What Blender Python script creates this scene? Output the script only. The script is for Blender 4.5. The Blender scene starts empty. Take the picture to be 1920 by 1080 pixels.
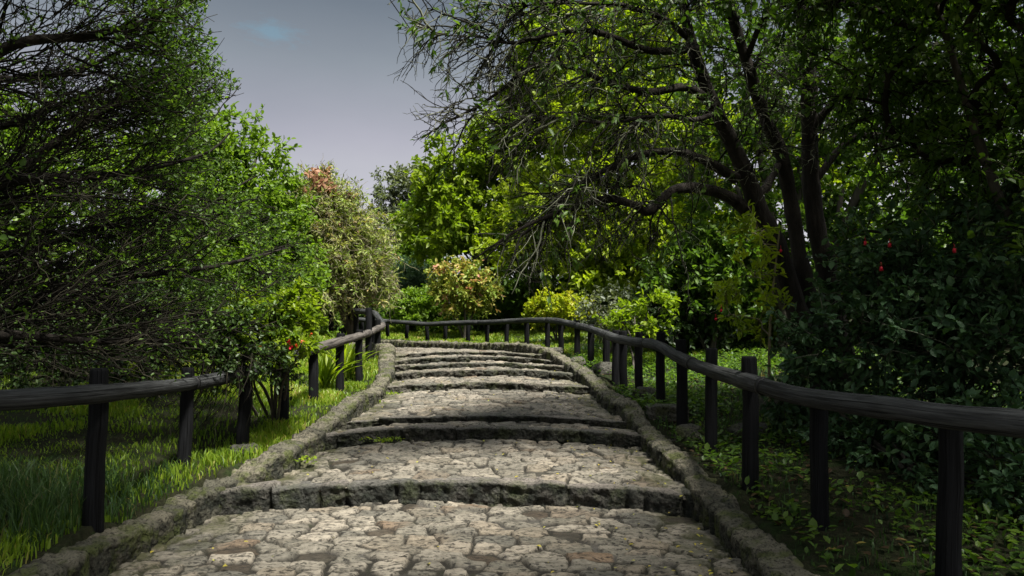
import bpy, math, random
import numpy as np
from math import radians, sin, cos, pi

random.seed(7)
RNG = np.random.default_rng(11)
scene = bpy.context.scene
COL = scene.collection

# ------------------------------------------------------------------ camera
F = 1350.0
PITCH = math.atan(100.0 / F)
EYE = 1.5
cam_d = bpy.data.cameras.new('camera')
cam_d.sensor_width = 36.0
cam_d.lens = 36.0 * F / 1920.0
cam_d.clip_start = 0.05
cam_d.clip_end = 3000
cam = bpy.data.objects.new('camera', cam_d)
cam.location = (0, 0, EYE)
cam.rotation_euler = (pi / 2 + PITCH, 0, 0)
COL.objects.link(cam)
scene.camera = cam


def P(px, py, d):
    """world point seen at photo pixel (px, py) at forward distance d (metres)"""
    u = (540.0 - py) / F
    x = (px - 960.0) / F
    y = cos(PITCH) - u * sin(PITCH)
    z = sin(PITCH) + u * cos(PITCH)
    s = d / y
    return np.array([x * s, d, EYE + z * s])


def PX(x, y, z):
    zc = z - EYE
    fw = y * cos(PITCH) + zc * sin(PITCH)
    up = -y * sin(PITCH) + zc * cos(PITCH)
    return 960 + F * x / fw, 540 - F * up / fw


# ------------------------------------------------------------------ noise
def _hash(ix, iy, iz, seed):
    h = (ix.astype(np.int64) * 374761393 + iy.astype(np.int64) * 668265263 + iz.astype(np.int64) * 2147483647 + seed * 1274126177) & 0xFFFFFFFF
    h = ((h ^ (h >> 13)) * 1274126177) & 0xFFFFFFFF
    h = h ^ (h >> 16)
    return (h & 0xFFFFFF) / float(0xFFFFFF)


def vnoise(p, seed=0):
    p = np.asarray(p, dtype=np.float64)
    i = np.floor(p).astype(np.int64)
    f = p - i
    f = f * f * (3 - 2 * f)
    r = 0
    for a in (0, 1):
        for b in (0, 1):
            for c in (0, 1):
                w = (f[..., 0] if a else 1 - f[..., 0]) * (f[..., 1] if b else 1 - f[..., 1]) * (f[..., 2] if c else 1 - f[..., 2])
                r = r + w * _hash(i[..., 0] + a, i[..., 1] + b, i[..., 2] + c, seed)
    return r * 2 - 1


def fbm(p, octv=3, seed=0):
    p = np.asarray(p, dtype=np.float64)
    a, r = 1.0, 0
    for o in range(octv):
        r = r + a * vnoise(p * (2 ** o) + 17.3 * o, seed + o)
        a *= 0.5
    return r


def rand_unit(n):
    v = RNG.normal(size=(n, 3))
    return v / np.linalg.norm(v, axis=1, keepdims=True)


def norm(v):
    return v / np.maximum(np.linalg.norm(v, axis=-1, keepdims=True), 1e-9)


def sstep(a, b, x):
    t = np.clip((x - a) / (b - a), 0, 1)
    return t * t * (3 - 2 * t)


# ------------------------------------------------------------------ objects
def tag(o, label=None, cat=None, group=None, kind=None):
    if label:
        o['label'] = label
    if cat:
        o['category'] = cat
    if group:
        o['group'] = group
    if kind:
        o['kind'] = kind
    return o


def empty(name, loc, label, cat, group=None):
    o = bpy.data.objects.new(name, None)
    o.empty_display_size = 0.2
    o.location = [float(c) for c in loc]
    COL.objects.link(o)
    return tag(o, label, cat, group)


class MB:
    """collects verts, faces and per-vertex float attributes; build() links ONE mesh object"""

    def __init__(self):
        self.v, self.f, self.n, self.a, self.mi, self.m = [], {}, 0, {}, {}, 0

    def add(self, v, faces, **attrs):
        v = np.asarray(v, dtype=np.float32).reshape(-1, 3)
        for fa in (faces if isinstance(faces, (list, tuple)) else [faces]):
            fa = np.asarray(fa, dtype=np.int64)
            self.f.setdefault(fa.shape[1], []).append(fa + self.n)
            self.mi.setdefault(fa.shape[1], []).append(np.full(len(fa), self.m, np.int32))
        for k in set(self.a) | set(attrs):
            if k not in self.a:
                self.a[k] = [np.zeros(self.n, np.float32)] if self.n else []
            val = attrs.get(k, 0.0)
            self.a[k].append(np.broadcast_to(np.asarray(val, dtype=np.float32), (len(v),)).copy())
        self.v.append(v)
        self.n += len(v)

    def mesh(self, name, smooth=False):
        me = bpy.data.meshes.new(name)
        V = np.concatenate(self.v)
        me.vertices.add(len(V))
        me.vertices.foreach_set('co', V.ravel())
        fl, starts, off = [], [], 0
        for k, lst in self.f.items():
            fa = np.concatenate(lst)
            fl.append(fa.ravel())
            starts.append(off + np.arange(len(fa)) * k)
            off += fa.size
        fl = np.concatenate(fl).astype(np.int32)
        st = np.concatenate(starts).astype(np.int32)
        me.loops.add(len(fl))
        me.loops.foreach_set('vertex_index', fl)
        me.polygons.add(len(st))
        me.polygons.foreach_set('loop_start', st)
        for k, lst in self.a.items():
            at = me.attributes.new(k, 'FLOAT', 'POINT')
            at.data.foreach_set('value', np.concatenate(lst).astype(np.float32))
        mi = np.concatenate([np.concatenate(self.mi[k]) for k in self.f])
        me.polygons.foreach_set('material_index', mi)
        me.update(calc_edges=True)
        if smooth:
            me.polygons.foreach_set('use_smooth', np.ones(len(st), dtype=bool) if smooth is True else mi == smooth - 1)
        return me

    def build(self, name, mat, parent=None, smooth=False):
        me = self.mesh(name, smooth)
        for q in (mat if isinstance(mat, (list, tuple)) else [mat]):
            me.materials.append(q)
        o = bpy.data.objects.new(name, me)
        COL.objects.link(o)
        if parent is not None:
            o.parent = parent
            o.matrix_parent_inverse.identity()
            o.location = [-c for c in parent.location]
        return o


def grid_faces(n, m, closed=False):
    """quads of an n x m vertex grid (m wraps when closed)"""
    i = np.arange(n - 1)[:, None]
    j = np.arange(m if closed else m - 1)[None, :]
    j2 = (j + 1) % m
    a = i * m + j
    b = i * m + j2
    c = (i + 1) * m + j2
    d = (i + 1) * m + j
    return np.stack([a, b, c, d], -1).reshape(-1, 4)


def tubes(mb, Pn, R, sides=5, rnd=None, caps=True, wob=0.0, grain=False):
    """Pn (M,K,3) centre lines, R (M,K) radii -> tubes"""
    Pn = np.asarray(Pn, float)
    if Pn.ndim == 2:
        Pn = Pn[None]
    R = np.asarray(R, float)
    if R.ndim == 1:
        R = R[None]
    M, K, _ = Pn.shape
    T = norm(np.gradient(Pn, axis=1))
    mean = norm(T.mean(1))
    ref = np.zeros((M, 3))
    ref[np.arange(M), np.abs(mean).argmin(1)] = 1.0
    A = norm(np.cross(T, ref[:, None, :]))
    B = np.cross(T, A)
    ang = np.arange(sides) * 2 * pi / sides
    ring = A[:, :, None, :] * np.cos(ang)[None, None, :, None] + B[:, :, None, :] * np.sin(ang)[None, None, :, None]
    RR = R[:, :, None, None]
    V = Pn[:, :, None, :] + ring * RR
    if wob:
        V = V + ring * (RR * wob * fbm(V * (1.0 / max(R.mean(), .004)) * 0.35, 2, 5)[..., None])
    base = grid_faces(K, sides, True)
    Fq = (base[None] + (np.arange(M) * K * sides)[:, None, None]).reshape(-1, 4)
    faces = [Fq]
    if caps and sides in (3, 4, 5, 6, 8, 10, 12, 14, 16):
        end = np.arange(sides)[None] + (np.arange(M) * K * sides + (K - 1) * sides)[:, None]
        st = np.arange(sides)[::-1][None] + (np.arange(M) * K * sides)[:, None]
        faces += [end, st]
    if rnd is None:
        rnd = RNG.random(M)
    rv = np.repeat(np.asarray(rnd, float), K * sides)
    if grain:
        arc = np.concatenate([np.zeros((M, 1)), np.cumsum(np.linalg.norm(np.diff(Pn, axis=1), axis=2), axis=1)], 1)
        mb.add(V.reshape(-1, 3), faces, rnd=rv, gx=np.broadcast_to(np.cos(ang), (M, K, sides)).ravel(), gy=np.broadcast_to(np.sin(ang), (M, K, sides)).ravel(), gl=np.repeat(arc.ravel(), sides) + rv * 37)
    else:
        mb.add(V.reshape(-1, 3), faces, rnd=rv)


def resample(poly, k):
    poly = np.asarray(poly, float)
    s = np.r_[0, np.cumsum(np.linalg.norm(np.diff(poly[:, :3], axis=0), axis=1))]
    if s[-1] < 1e-9:
        return np.repeat(poly[:1], k, 0)
    t = np.linspace(0, s[-1], k)
    return np.stack([np.interp(t, s, poly[:, c]) for c in range(poly.shape[1])], 1)


def spline(pts, k):
    """Catmull-Rom through pts, resampled to k points (any number of columns)"""
    p = np.asarray(pts, float)
    q = np.vstack([2 * p[0] - p[1], p, 2 * p[-1] - p[-2]])
    out = []
    for i in range(1, len(q) - 2):
        t = np.linspace(0, 1, 12, endpoint=False)[:, None]
        a, b, c, d = q[i - 1], q[i], q[i + 1], q[i + 2]
        out.append(.5 * ((2 * b) + (c - a) * t + (2 * a - 5 * b + 4 * c - d) * t ** 2 + (3 * b - a - 3 * c + d) * t ** 3))
    out.append(p[-1:])
    return resample(np.vstack(out), k)


# ------------------------------------------------------------------ materials
def new_mat(name):
    m = bpy.data.materials.new(name)
    m.use_nodes = True
    nt = m.node_tree
    nt.nodes.clear()
    out = nt.nodes.new('ShaderNodeOutputMaterial')
    return m, nt, out


def nd(nt, t, **kw):
    n = nt.nodes.new(t)
    for k, v in kw.items():
        if k in n.inputs:
            n.inputs[k].default_value = v
        else:
            setattr(n, k, v)
    return n


def ramp(nt, fac, stops):
    r = nt.nodes.new('ShaderNodeValToRGB')
    el = r.color_ramp.elements
    while len(el) > 1:
        el.remove(el[-1])
    for i, (p, c) in enumerate(stops):
        e = el[0] if i == 0 else el.new(p)
        e.position = p
        e.color = (c[0], c[1], c[2], 1) if not np.isscalar(c) else (c, c, c, 1)
    nt.links.new(fac, r.inputs['Fac'])
    return r.outputs['Color']


def attr(nt, name):
    a = nt.nodes.new('ShaderNodeAttribute')
    a.attribute_name = name
    return a.outputs['Fac']


def noise(nt, scale, detail=4, rough=.6, vec=None, stretch=None):
    tc = nt.nodes.new('ShaderNodeTexCoord')
    v = tc.outputs['Object'] if vec is None else vec
    if stretch:
        mp = nt.nodes.new('ShaderNodeMapping')
        mp.inputs['Scale'].default_value = stretch
        nt.links.new(v, mp.inputs['Vector'])
        v = mp.outputs['Vector']
    n = nd(nt, 'ShaderNodeTexNoise', Scale=scale, Detail=detail, Roughness=rough)
    nt.links.new(v, n.inputs['Vector'])
    return n.outputs['Fac']


def mix(nt, fac, a, b, mode='MIX'):
    m = nt.nodes.new('ShaderNodeMix')
    m.data_type = 'RGBA'
    m.blend_type = mode
    for s, v in ((m.inputs[0], fac), (m.inputs[6], a), (m.inputs[7], b)):
        if isinstance(v, bpy.types.NodeSocket):
            nt.links.new(v, s)
        elif np.isscalar(v):
            s.default_value = v
        else:
            s.default_value = (v[0], v[1], v[2], 1)
    return m.outputs[2]


def math_n(nt, op, a, b=None):
    m = nt.nodes.new('ShaderNodeMath')
    m.operation = op
    for i, v in enumerate((a, b)):
        if v is None:
            continue
        if isinstance(v, bpy.types.NodeSocket):
            nt.links.new(v, m.inputs[i])
        else:
            m.inputs[i].default_value = v
    return m.outputs[0]


def bump(nt, h, dist, strength=1.0):
    b = nt.nodes.new('ShaderNodeBump')
    b.inputs['Distance'].default_value = dist
    b.inputs['Strength'].default_value = strength
    nt.links.new(h, b.inputs['Height'])
    return b.outputs['Normal']


def principled(nt, out, col, rough=.8, nrm=None, spec=.3):
    b = nt.nodes.new('ShaderNodeBsdfPrincipled')
    if isinstance(col, bpy.types.NodeSocket):
        nt.links.new(col, b.inputs['Base Color'])
    else:
        b.inputs['Base Color'].default_value = (*col, 1)
    if isinstance(rough, bpy.types.NodeSocket):
        nt.links.new(rough, b.inputs['Roughness'])
    else:
        b.inputs['Roughness'].default_value = rough
    b.inputs['Specular IOR Level'].default_value = spec
    if nrm is not None:
        nt.links.new(nrm, b.inputs['Normal'])
    nt.links.new(b.outputs[0], out.inputs[0])
    return b


def leaf_mat(name, stops, trans=.45, tcol=(1.25, 1.35, .5), rough=.45, spec=.35):
    """leaf: reflecting colour ramp over per-leaf random, plus light passing through"""
    m, nt, out = new_mat(name)
    c = ramp(nt, attr(nt, 'rnd'), stops)
    b = nt.nodes.new('ShaderNodeBsdfPrincipled')
    nt.links.new(c, b.inputs['Base Color'])
    b.inputs['Roughness'].default_value = rough
    b.inputs['Specular IOR Level'].default_value = spec
    t = nt.nodes.new('ShaderNodeBsdfTranslucent')
    tc = mix(nt, 1.0, c, tcol, 'MULTIPLY')
    nt.links.new(tc, t.inputs['Color'])
    ms = nt.nodes.new('ShaderNodeMixShader')
    ms.inputs[0].default_value = trans
    nt.links.new(b.outputs[0], ms.inputs[1])
    nt.links.new(t.outputs[0], ms.inputs[2])
    nt.links.new(ms.outputs[0], out.inputs[0])
    return m


def bark_mat(name, dark, light, scale=9, stretch=(1, 1, .22), bd=.02, lichen=None):
    m, nt, out = new_mat(name)
    n = noise(nt, scale, 6, .7, stretch=stretch)
    c = ramp(nt, n, [(.3, dark), (.7, light)])
    if lichen:
        n2 = noise(nt, 7, 4, .65)
        c = mix(nt, ramp(nt, n2, [(.5, 0), (.66, .8)]), c, lichen)
    principled(nt, out, c, .9, bump(nt, n, bd), .15)
    return m


def twig_mat(name, stops):
    m, nt, out = new_mat(name)
    principled(nt, out, ramp(nt, attr(nt, 'rnd'), stops), .9, None, .1)
    return m


def flat_mat(name, col, rough=.6, trans=0, spec=.3):
    m, nt, out = new_mat(name)
    n = noise(nt, 40, 2)
    c = mix(nt, n, [x * .75 for x in col], [min(1, x * 1.2) for x in col])
    b = principled(nt, out, c, rough, None, spec)
    if trans:
        t = nt.nodes.new('ShaderNodeBsdfTranslucent')
        nt.links.new(c, t.inputs['Color'])
        ms = nt.nodes.new('ShaderNodeMixShader')
        ms.inputs[0].default_value = trans
        nt.links.new(b.outputs[0], ms.inputs[1])
        nt.links.new(t.outputs[0], ms.inputs[2])
        nt.links.new(ms.outputs[0], out.inputs[0])
    return m


def paving_mat():
    m, nt, out = new_mat('cobbled_stone')
    r = attr(nt, 'rnd')
    g = attr(nt, 'groove')
    mo = attr(nt, 'moss')
    st = ramp(nt, r, [(0, (.17, .165, .145)), (.2, (.37, .34, .29)), (.38, (.25, .235, .20)), (.55, (.45, .41, .35)), (.68, (.34, .295, .235)), (.8, (.21, .20, .17)), (.92, (.27, .19, .13)), (1, (.50, .46, .39))])
    n = noise(nt, 16, 8, .72)
    st = mix(nt, 1.0, st, ramp(nt, n, [(.32, .30), (.48, .8), (.66, 1)]), 'MULTIPLY')
    pits = ramp(nt, noise(nt, 38, 4, .65, stretch=(.5, 1.4, 1)), [(.40, .18), (.48, 1)])
    st = mix(nt, 1.0, st, pits, 'MULTIPLY')
    dirt = ramp(nt, noise(nt, 9, 4), [(.3, (.014, .012, .009)), (.6, (.030, .027, .020)), (.75, (.026, .032, .013))])
    cem = ramp(nt, noise(nt, 1.1, 2), [(.58, 0), (.66, .9)])
    dirt = mix(nt, cem, dirt, (.11, .105, .097))
    c = mix(nt, g, dirt, st)
    mm = math_n(nt, 'MULTIPLY', mo, ramp(nt, noise(nt, 6, 4), [(.42, 0), (.6, 1)]))
    c = mix(nt, mm, c, (.07, .075, .03))
    h = math_n(nt, 'ADD', math_n(nt, 'MULTIPLY', n, 1.0), math_n(nt, 'MULTIPLY', noise(nt, 60, 4), .4))
    c = mix(nt, 1.0, c, (.78, .755, .69), 'MULTIPLY')
    principled(nt, out, c, ramp(nt, noise(nt, 5, 2), [(.3, .5), (.7, .85)]), bump(nt, h, .034), .3)
    return m


def kerb_mat(name, low, high, moss=(.07, .085, .02), mossamt=.6, algae_shade=.7, fade=.1):
    m, nt, out = new_mat(name)
    r = attr(nt, 'rnd')
    n = noise(nt, 11, 8, .72)
    st = mix(nt, r, low, high)
    st = mix(nt, 1.0, st, ramp(nt, n, [(.28, .4), (.5, 1), (.75, 1.25)]), 'MULTIPLY')
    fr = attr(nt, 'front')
    al = math_n(nt, 'MULTIPLY', fr, ramp(nt, noise(nt, 7, 7, .75), [(.42, algae_shade), (.62, algae_shade * fade)]))
    st = mix(nt, al, st, (.014, .017, .012))  # dark algae, plus riser shade put into the colour of front faces
    st = mix(nt, attr(nt, 'groove'), st, (.02, .02, .014))
    mm = math_n(nt, 'MULTIPLY', ramp(nt, noise(nt, 5, 5, .65), [(.5, 0), (.62, 1)]), mossamt)
    st = mix(nt, mm, st, moss)
    h = math_n(nt, 'ADD', n, math_n(nt, 'MULTIPLY', noise(nt, 50, 4), .4))
    v = nt.nodes.new('ShaderNodeTexVoronoi')
    v.inputs['Scale'].default_value = 26
    tcv = nt.nodes.new('ShaderNodeTexCoord')
    nt.links.new(tcv.outputs['Object'], v.inputs['Vector'])
    st = mix(nt, 1.0, st, ramp(nt, noise(nt, 44, 4, .7), [(.36, .25), (.5, 1)]), 'MULTIPLY')
    h = math_n(nt, 'ADD', h, math_n(nt, 'MULTIPLY', v.outputs['Distance'], .5))
    principled(nt, out, st, .85, bump(nt, h, .05), .2)
    return m


def wood_mat(name, dark, light, rot):
    m, nt, out = new_mat(name)
    cb = nt.nodes.new('ShaderNodeCombineXYZ')
    nt.links.new(attr(nt, 'gx'), cb.inputs[0])
    nt.links.new(attr(nt, 'gy'), cb.inputs[1])
    nt.links.new(math_n(nt, 'MULTIPLY', attr(nt, 'gl'), 1.0), cb.inputs[2])
    n = noise(nt, 6, 7, .7, vec=cb.outputs[0], stretch=(1, 1, .35))
    n3 = noise(nt, 9, 3, .6, vec=cb.outputs[0], stretch=(1, 1, .12))
    n2 = noise(nt, 2.2, 4, .6, vec=cb.outputs[0], stretch=(.5, .5, 1.5))
    c = ramp(nt, n, [(.3, dark), (.72, light)])
    c = mix(nt, 1.0, c, ramp(nt, n2, [(.35, .55), (.6, 1)]), 'MULTIPLY')
    c = mix(nt, 1.0, c, ramp(nt, n3, [(.36, .12), (.43, 1)]), 'MULTIPLY')
    h = math_n(nt, 'ADD', n, ramp(nt, n3, [(.36, 0), (.45, 1)]))
    principled(nt, out, c, .8, bump(nt, h, .010), .12)
    return m


def ground_mat():
    m, nt, out = new_mat('soil')
    n = noise(nt, 3, 6, .7)
    c = ramp(nt, n, [(.3, (.012, .016, .006)), (.5, (.022, .022, .011)), (.65, (.016, .030, .007)), (.8, (.030, .024, .014))])
    n2 = noise(nt, 30, 4)
    c = mix(nt, 1.0, c, ramp(nt, n2, [(.3, .5), (.7, 1.3)]), 'MULTIPLY')
    principled(nt, out, c, .95, bump(nt, n2, .03), .1)
    return m


M_PATH = paving_mat()
M_STEP = kerb_mat('step_stone', (.13, .125, .11), (.24, .21, .18), mossamt=.25, algae_shade=.97, fade=.72)
M_STEPF = kerb_mat('upper_step_stone', (.14, .135, .105), (.24, .21, .17), mossamt=.35, algae_shade=.96, fade=.55)
M_KERB = kerb_mat('kerb_stone', (.10, .095, .07), (.20, .18, .13), mossamt=.8, algae_shade=.92, fade=.3)
M_ROCK = kerb_mat('mossy_rock', (.05, .05, .04), (.11, .105, .085), mossamt=.6, algae_shade=.3)
M_SOIL = ground_mat()
M_POST = wood_mat('charcoal_post', (.004, .0043, .005), (.013, .0135, .0145), (1, 1, .06))
M_RAIL = wood_mat('dark_rail', (.020, .021, .022), (.095, .098, .096), (.15, .15, 1))
M_RAILW = wood_mat('weathered_rail', (.085, .075, .066), (.19, .17, .15), (.15, .15, 1))
M_TIE = flat_mat('black_tie', (.008, .008, .008))
M_BARK = bark_mat('bark', (.006, .005, .004), (.040, .034, .028), bd=.045)
M_BARKG = bark_mat('grey_bark', (.03, .027, .022), (.12, .105, .085))
M_TWIGD = twig_mat('dark_twig', [(0, (.006, .0055, .0045)), (.75, (.018, .016, .011)), (1, (.05, .046, .03))])
M_TWIGL = twig_mat('lichen_twig', [(0, (.010, .009, .007)), (.5, (.025, .024, .017)), (.8, (.085, .09, .06)), (1, (.19, .20, .14))])
M_TWIGP = twig_mat('pale_twig', [(0, (.10, .085, .05)), (.6, (.20, .18, .10)), (1, (.30, .28, .19))])

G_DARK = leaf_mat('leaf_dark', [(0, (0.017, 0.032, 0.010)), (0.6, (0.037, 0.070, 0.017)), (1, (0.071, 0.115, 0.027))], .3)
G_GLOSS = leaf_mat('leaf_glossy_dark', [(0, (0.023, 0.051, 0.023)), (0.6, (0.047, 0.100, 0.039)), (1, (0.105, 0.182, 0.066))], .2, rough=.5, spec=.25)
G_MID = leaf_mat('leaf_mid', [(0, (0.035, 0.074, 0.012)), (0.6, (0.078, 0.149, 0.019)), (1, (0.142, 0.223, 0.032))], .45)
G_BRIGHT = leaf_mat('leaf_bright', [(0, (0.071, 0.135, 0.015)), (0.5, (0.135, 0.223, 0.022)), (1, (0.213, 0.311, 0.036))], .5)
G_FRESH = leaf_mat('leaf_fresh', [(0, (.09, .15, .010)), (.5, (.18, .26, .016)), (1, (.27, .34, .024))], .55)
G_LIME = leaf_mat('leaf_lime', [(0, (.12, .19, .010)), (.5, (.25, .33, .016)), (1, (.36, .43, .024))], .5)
G_YELLOW = leaf_mat('leaf_yellow', [(0, (.17, .24, .016)), (.6, (.36, .40, .02)), (.9, (.46, .40, .025)), (1, (.48, .20, .03))], .45)
G_GREY = leaf_mat('leaf_grey', [(0, (0.071, 0.095, 0.055)), (0.6, (0.142, 0.169, 0.103)), (1, (0.213, 0.230, 0.146))], .35)
G_BLUE = leaf_mat('leaf_blue', [(0, (0.049, 0.097, 0.054)), (0.6, (0.095, 0.171, 0.090)), (1, (0.162, 0.243, 0.126))], .3)
G_OLIVE = leaf_mat('leaf_olive', [(0, (.12, .18, .035)), (.5, (.25, .31, .07)), (.78, (.38, .38, .14)), (.92, (.48, .32, .18)), (1, (.54, .26, .21))], .35)
G_PINK = leaf_mat('leaf_pink', [(0, (.11, .20, .03)), (.5, (.25, .33, .05)), (.72, (.42, .40, .10)), (.88, (.54, .29, .19)), (1, (.55, .23, .21))], .4, tcol=(1.2, 1, .7))
G_GRASS = leaf_mat('grass_blade', [(0, (.07, .13, .014)), (.5, (.175, .27, .022)), (.82, (.27, .36, .03)), (1, (.38, .32, .10))], .5)
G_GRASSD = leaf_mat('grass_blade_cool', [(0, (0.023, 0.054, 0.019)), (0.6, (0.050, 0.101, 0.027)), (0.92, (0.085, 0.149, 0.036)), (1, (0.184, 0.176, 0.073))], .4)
G_LITTER = leaf_mat('fallen_leaf', [(0, (.03, .018, .009)), (.6, (.07, .042, .02)), (.9, (.12, .08, .04)), (1, (.26, .21, .04))], .15)
G_YLEAF = leaf_mat('yellow_fallen_leaf', [(0, (.25, .20, .03)), (.6, (.42, .36, .04)), (1, (.30, .32, .06))], .2)
M_RED = flat_mat('red_petal', (.48, .012, .03), .5, .3)
M_ORANGE = flat_mat('orange_petal', (.55, .09, .02), .5, .3)
M_CORAL = flat_mat('coral_petal', (.40, .22, .13), .6, .35)
M_CREAM = flat_mat('cream_petal', (.55, .56, .38), .6, .3)
M_METAL = flat_mat('galvanised_metal', (.20, .21, .21), .6)
M_WIRE = flat_mat('black_wire', (.02, .02, .022), .6)

# ------------------------------------------------------------------ path profile
# (distance, pixel row of the riser's foot, pixel row of its top edge) at the middle of the path
STEPS = [(6.27, 945, 903), (8.14, 827, 801), (8.58, 797, 780), (11.2, 731, 717), (12.12, 706, 693), (12.62, 691.5, 680.5), (13.12, 679, 668.5), (13.62, 667, 659.5)]
D = np.array([s[0] for s in STEPS])
ZB = np.array([P(920, s[1], s[0])[2] for s in STEPS])
ZT = np.array([P(920, s[2], s[0])[2] for s in STEPS])
for k in range(1, 8):
    ZB[k] = max(ZB[k], ZT[k - 1] + .004)
    ZT[k] = max(ZT[k], ZB[k] + .07)
Z0 = ZB[0] - .05 * (D[0] - 4.6)
YP = [-8, 4.6]
ZP = [Z0 - .5, Z0]
for k in range(8):
    YP += [D[k] - 1e-3, D[k]]
    ZP += [ZB[k], ZT[k]]
YP += [16, 19, 24]
ZP += [ZT[7] + .03, ZT[7] + .07, ZT[7] + .12]
YP, ZP = np.array(YP), np.array(ZP)


def prof(y):
    return np.interp(y, YP, ZP)


_ys = np.linspace(-8, 24, 1601)
_k = np.exp(-np.linspace(-2.2, 2.2, 61) ** 2)
_zs = np.convolve(np.pad(prof(_ys), 30, mode='edge'), _k / _k.sum(), 'valid')


def prof_s(y):
    return np.interp(y, _ys, _zs)


LX = np.array([[-8, -3.2], [2, -2.95], [4.65, -2.68], [5.35, -2.59], [6.05, -2.48], [6.4, -2.28], [6.75, -2.08], [7.9, -2.06], [8.6, -1.9], [10.2, -1.83], [11.2, -1.88], [12.1, -1.96], [13.6, -2.2], [14.4, -2.5], [15.2, -3.1], [16, -4.2], [17, -6.0], [19, -9.5], [24, -16]])
RX = np.array([[-8, 1.6], [2, 1.50], [4.6, 1.53], [5.1, 1.54], [6.0, 1.52], [6.5, 1.46], [7.2, 1.39], [8.1, 1.38], [8.8, 1.30], [9.8, 1.19], [11.2, 1.19], [12.1, 1.0], [12.8, .82], [13.6, .52], [14.4, .2], [15.4, -.25], [16.6, -.9], [18.4, -2.4], [19.8, -3.9], [21, -6], [24, -12]])


def XL(y):
    return np.interp(y, LX[:, 0], LX[:, 1])


def XR(y):
    return np.interp(y, RX[:, 0], RX[:, 1])


FWD, CROWN = .20, .065


def path_t(x, y):
    l, r = XL(y), XR(y)
    return np.clip((x - (l + r) / 2) / ((r - l) / 2), -1.2, 1.2)


# cobbles: jittered rows of cells, F2-F1 distance
def cobble(x, y, cw=.255, ch=.165, seed=3):
    wx = x + .025 * vnoise(np.stack([x * 2, y * 2, 0 * x], -1), 91)
    wy = y + .025 * vnoise(np.stack([x * 2, y * 2, 0 * x + 9], -1), 92)
    r0 = np.floor(wy / ch).astype(np.int64)
    F1 = np.full(x.shape, 9.0)
    F2 = np.full(x.shape, 9.0)
    ID = np.zeros(x.shape)
    TX = np.zeros(x.shape)
    TY = np.zeros(x.shape)
    zero = np.zeros(x.shape, np.int64)
    for dr in (-2, -1, 0, 1, 2):
        row = r0 + dr
        wrow = cw * (.75 + .6 * _hash(row, zero, zero, seed + 5))
        off = _hash(row, zero, zero, seed + 1) * wrow
        c0 = np.floor((wx - off) / wrow).astype(np.int64)
        for dc in (-2, -1, 0, 1, 2):
            c = c0 + dc
            jx = (_hash(row, c, zero, seed) - .5) * .85
            jy = (_hash(row, c, zero + 1, seed) - .5) * .8
            sx = off + (c + .5 + jx) * wrow
            sy = (row + .5 + jy) * ch
            dx, dy = (wx - sx) / cw, (wy - sy) / ch
            d = (np.abs(dx) ** 3.4 + np.abs(dy) ** 3.4) ** (1 / 3.4)
            nearer = d < F1
            F2 = np.where(nearer, F1, np.minimum(F2, d))
            F1 = np.where(nearer, d, F1)
            ID = np.where(nearer, _hash(row, c, zero + 2, seed), ID)
            TX = np.where(nearer, dx, TX)
            TY = np.where(nearer, dy, TY)
    return F1, F2, ID, TX, TY


def path_patch(mb, y0, y1, nx, ny, zlift=0.0):
    t = np.linspace(-1.03, 1.03, nx)
    yy = np.linspace(y0, y1, ny)
    Y, T = np.meshgrid(yy, t, indexing='ij')
    Yw = Y - FWD * T ** 2 * (1 if y0 > 3 else 1)
    l, r = XL(Yw), XR(Yw)
    X = (l + r) / 2 + T * (r - l) / 2
    k0 = (y0 + y1) / 2
    nxt = D[D > y0 + .06]
    Zc = prof(np.clip(Y, y0 + 2e-3, (nxt.min() if len(nxt) else 99) - 2e-3))
    F1, F2, ID, TX, TY = cobble(X, Yw)
    e = F2 - F1
    lost = vnoise(np.stack([X * 1.3, Yw * 1.3, 0 * X], -1), 44) > .55
    pool = np.maximum(0, vnoise(np.stack([X * 1.7, Yw * 1.7, 0 * X + 3], -1), 63) - .25) * .22
    g = sstep(.05, .14, e - pool + .035 * vnoise(np.stack([X * 14, Yw * 14, 0 * X], -1), 61)) * np.where(ID > .94, .25, 1)
    h = .024 * g + g * (ID * 7 % 1 - .5) * .018 + g * (TX * ((ID * 13 % 1) - .5) + TY * ((ID * 29 % 1) - .5)) * .038
    p3 = np.stack([X, Yw, 0 * X], -1)
    h = h + g * .008 * fbm(p3 * 11, 3, 21) + g * .012 * fbm(p3 * np.array([5, 26, 1]), 2, 25) + .012 * fbm(p3 * 1.1, 2, 23)
    Z = Zc - CROWN * T ** 2 + h - .018
    if y0 > D[0]:
        Z = Z - .045 * (1 - sstep(.05, .22, Y - y0)) * (1 if y0 < 12 else .6)
    rnd = np.clip(ID * .9 + .1 * vnoise(p3 * 3, 8), 0, 1)
    moss = sstep(.72, 1.0, np.abs(T)) * .9
    mb.add(np.stack([X, Yw, Z], -1), grid_faces(ny, nx), rnd=rnd.ravel(), groove=g.ravel(), moss=moss.ravel())


pm = MB()
path_patch(pm, -6, 3.6, 60, 120)
path_patch(pm, 3.6, D[0] + .05, 400, 280)
path_patch(pm, D[0] + .05, D[1] + .02, 340, 190)
path_patch(pm, D[1] + .05, D[2] + .02, 120, 30)
path_patch(pm, D[2] + .05, D[3] + .02, 260, 230)
path_patch(pm, D[3] + .05, D[4] + .02, 160, 50)
for k in (4, 5, 6):
    path_patch(pm, D[k] + .05, D[k + 1] + .02, 120, 24)
path_patch(pm, D[7] + .05, 24, 160, 300)
tag(pm.build('path', M_PATH, smooth=True), kind='structure')


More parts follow.
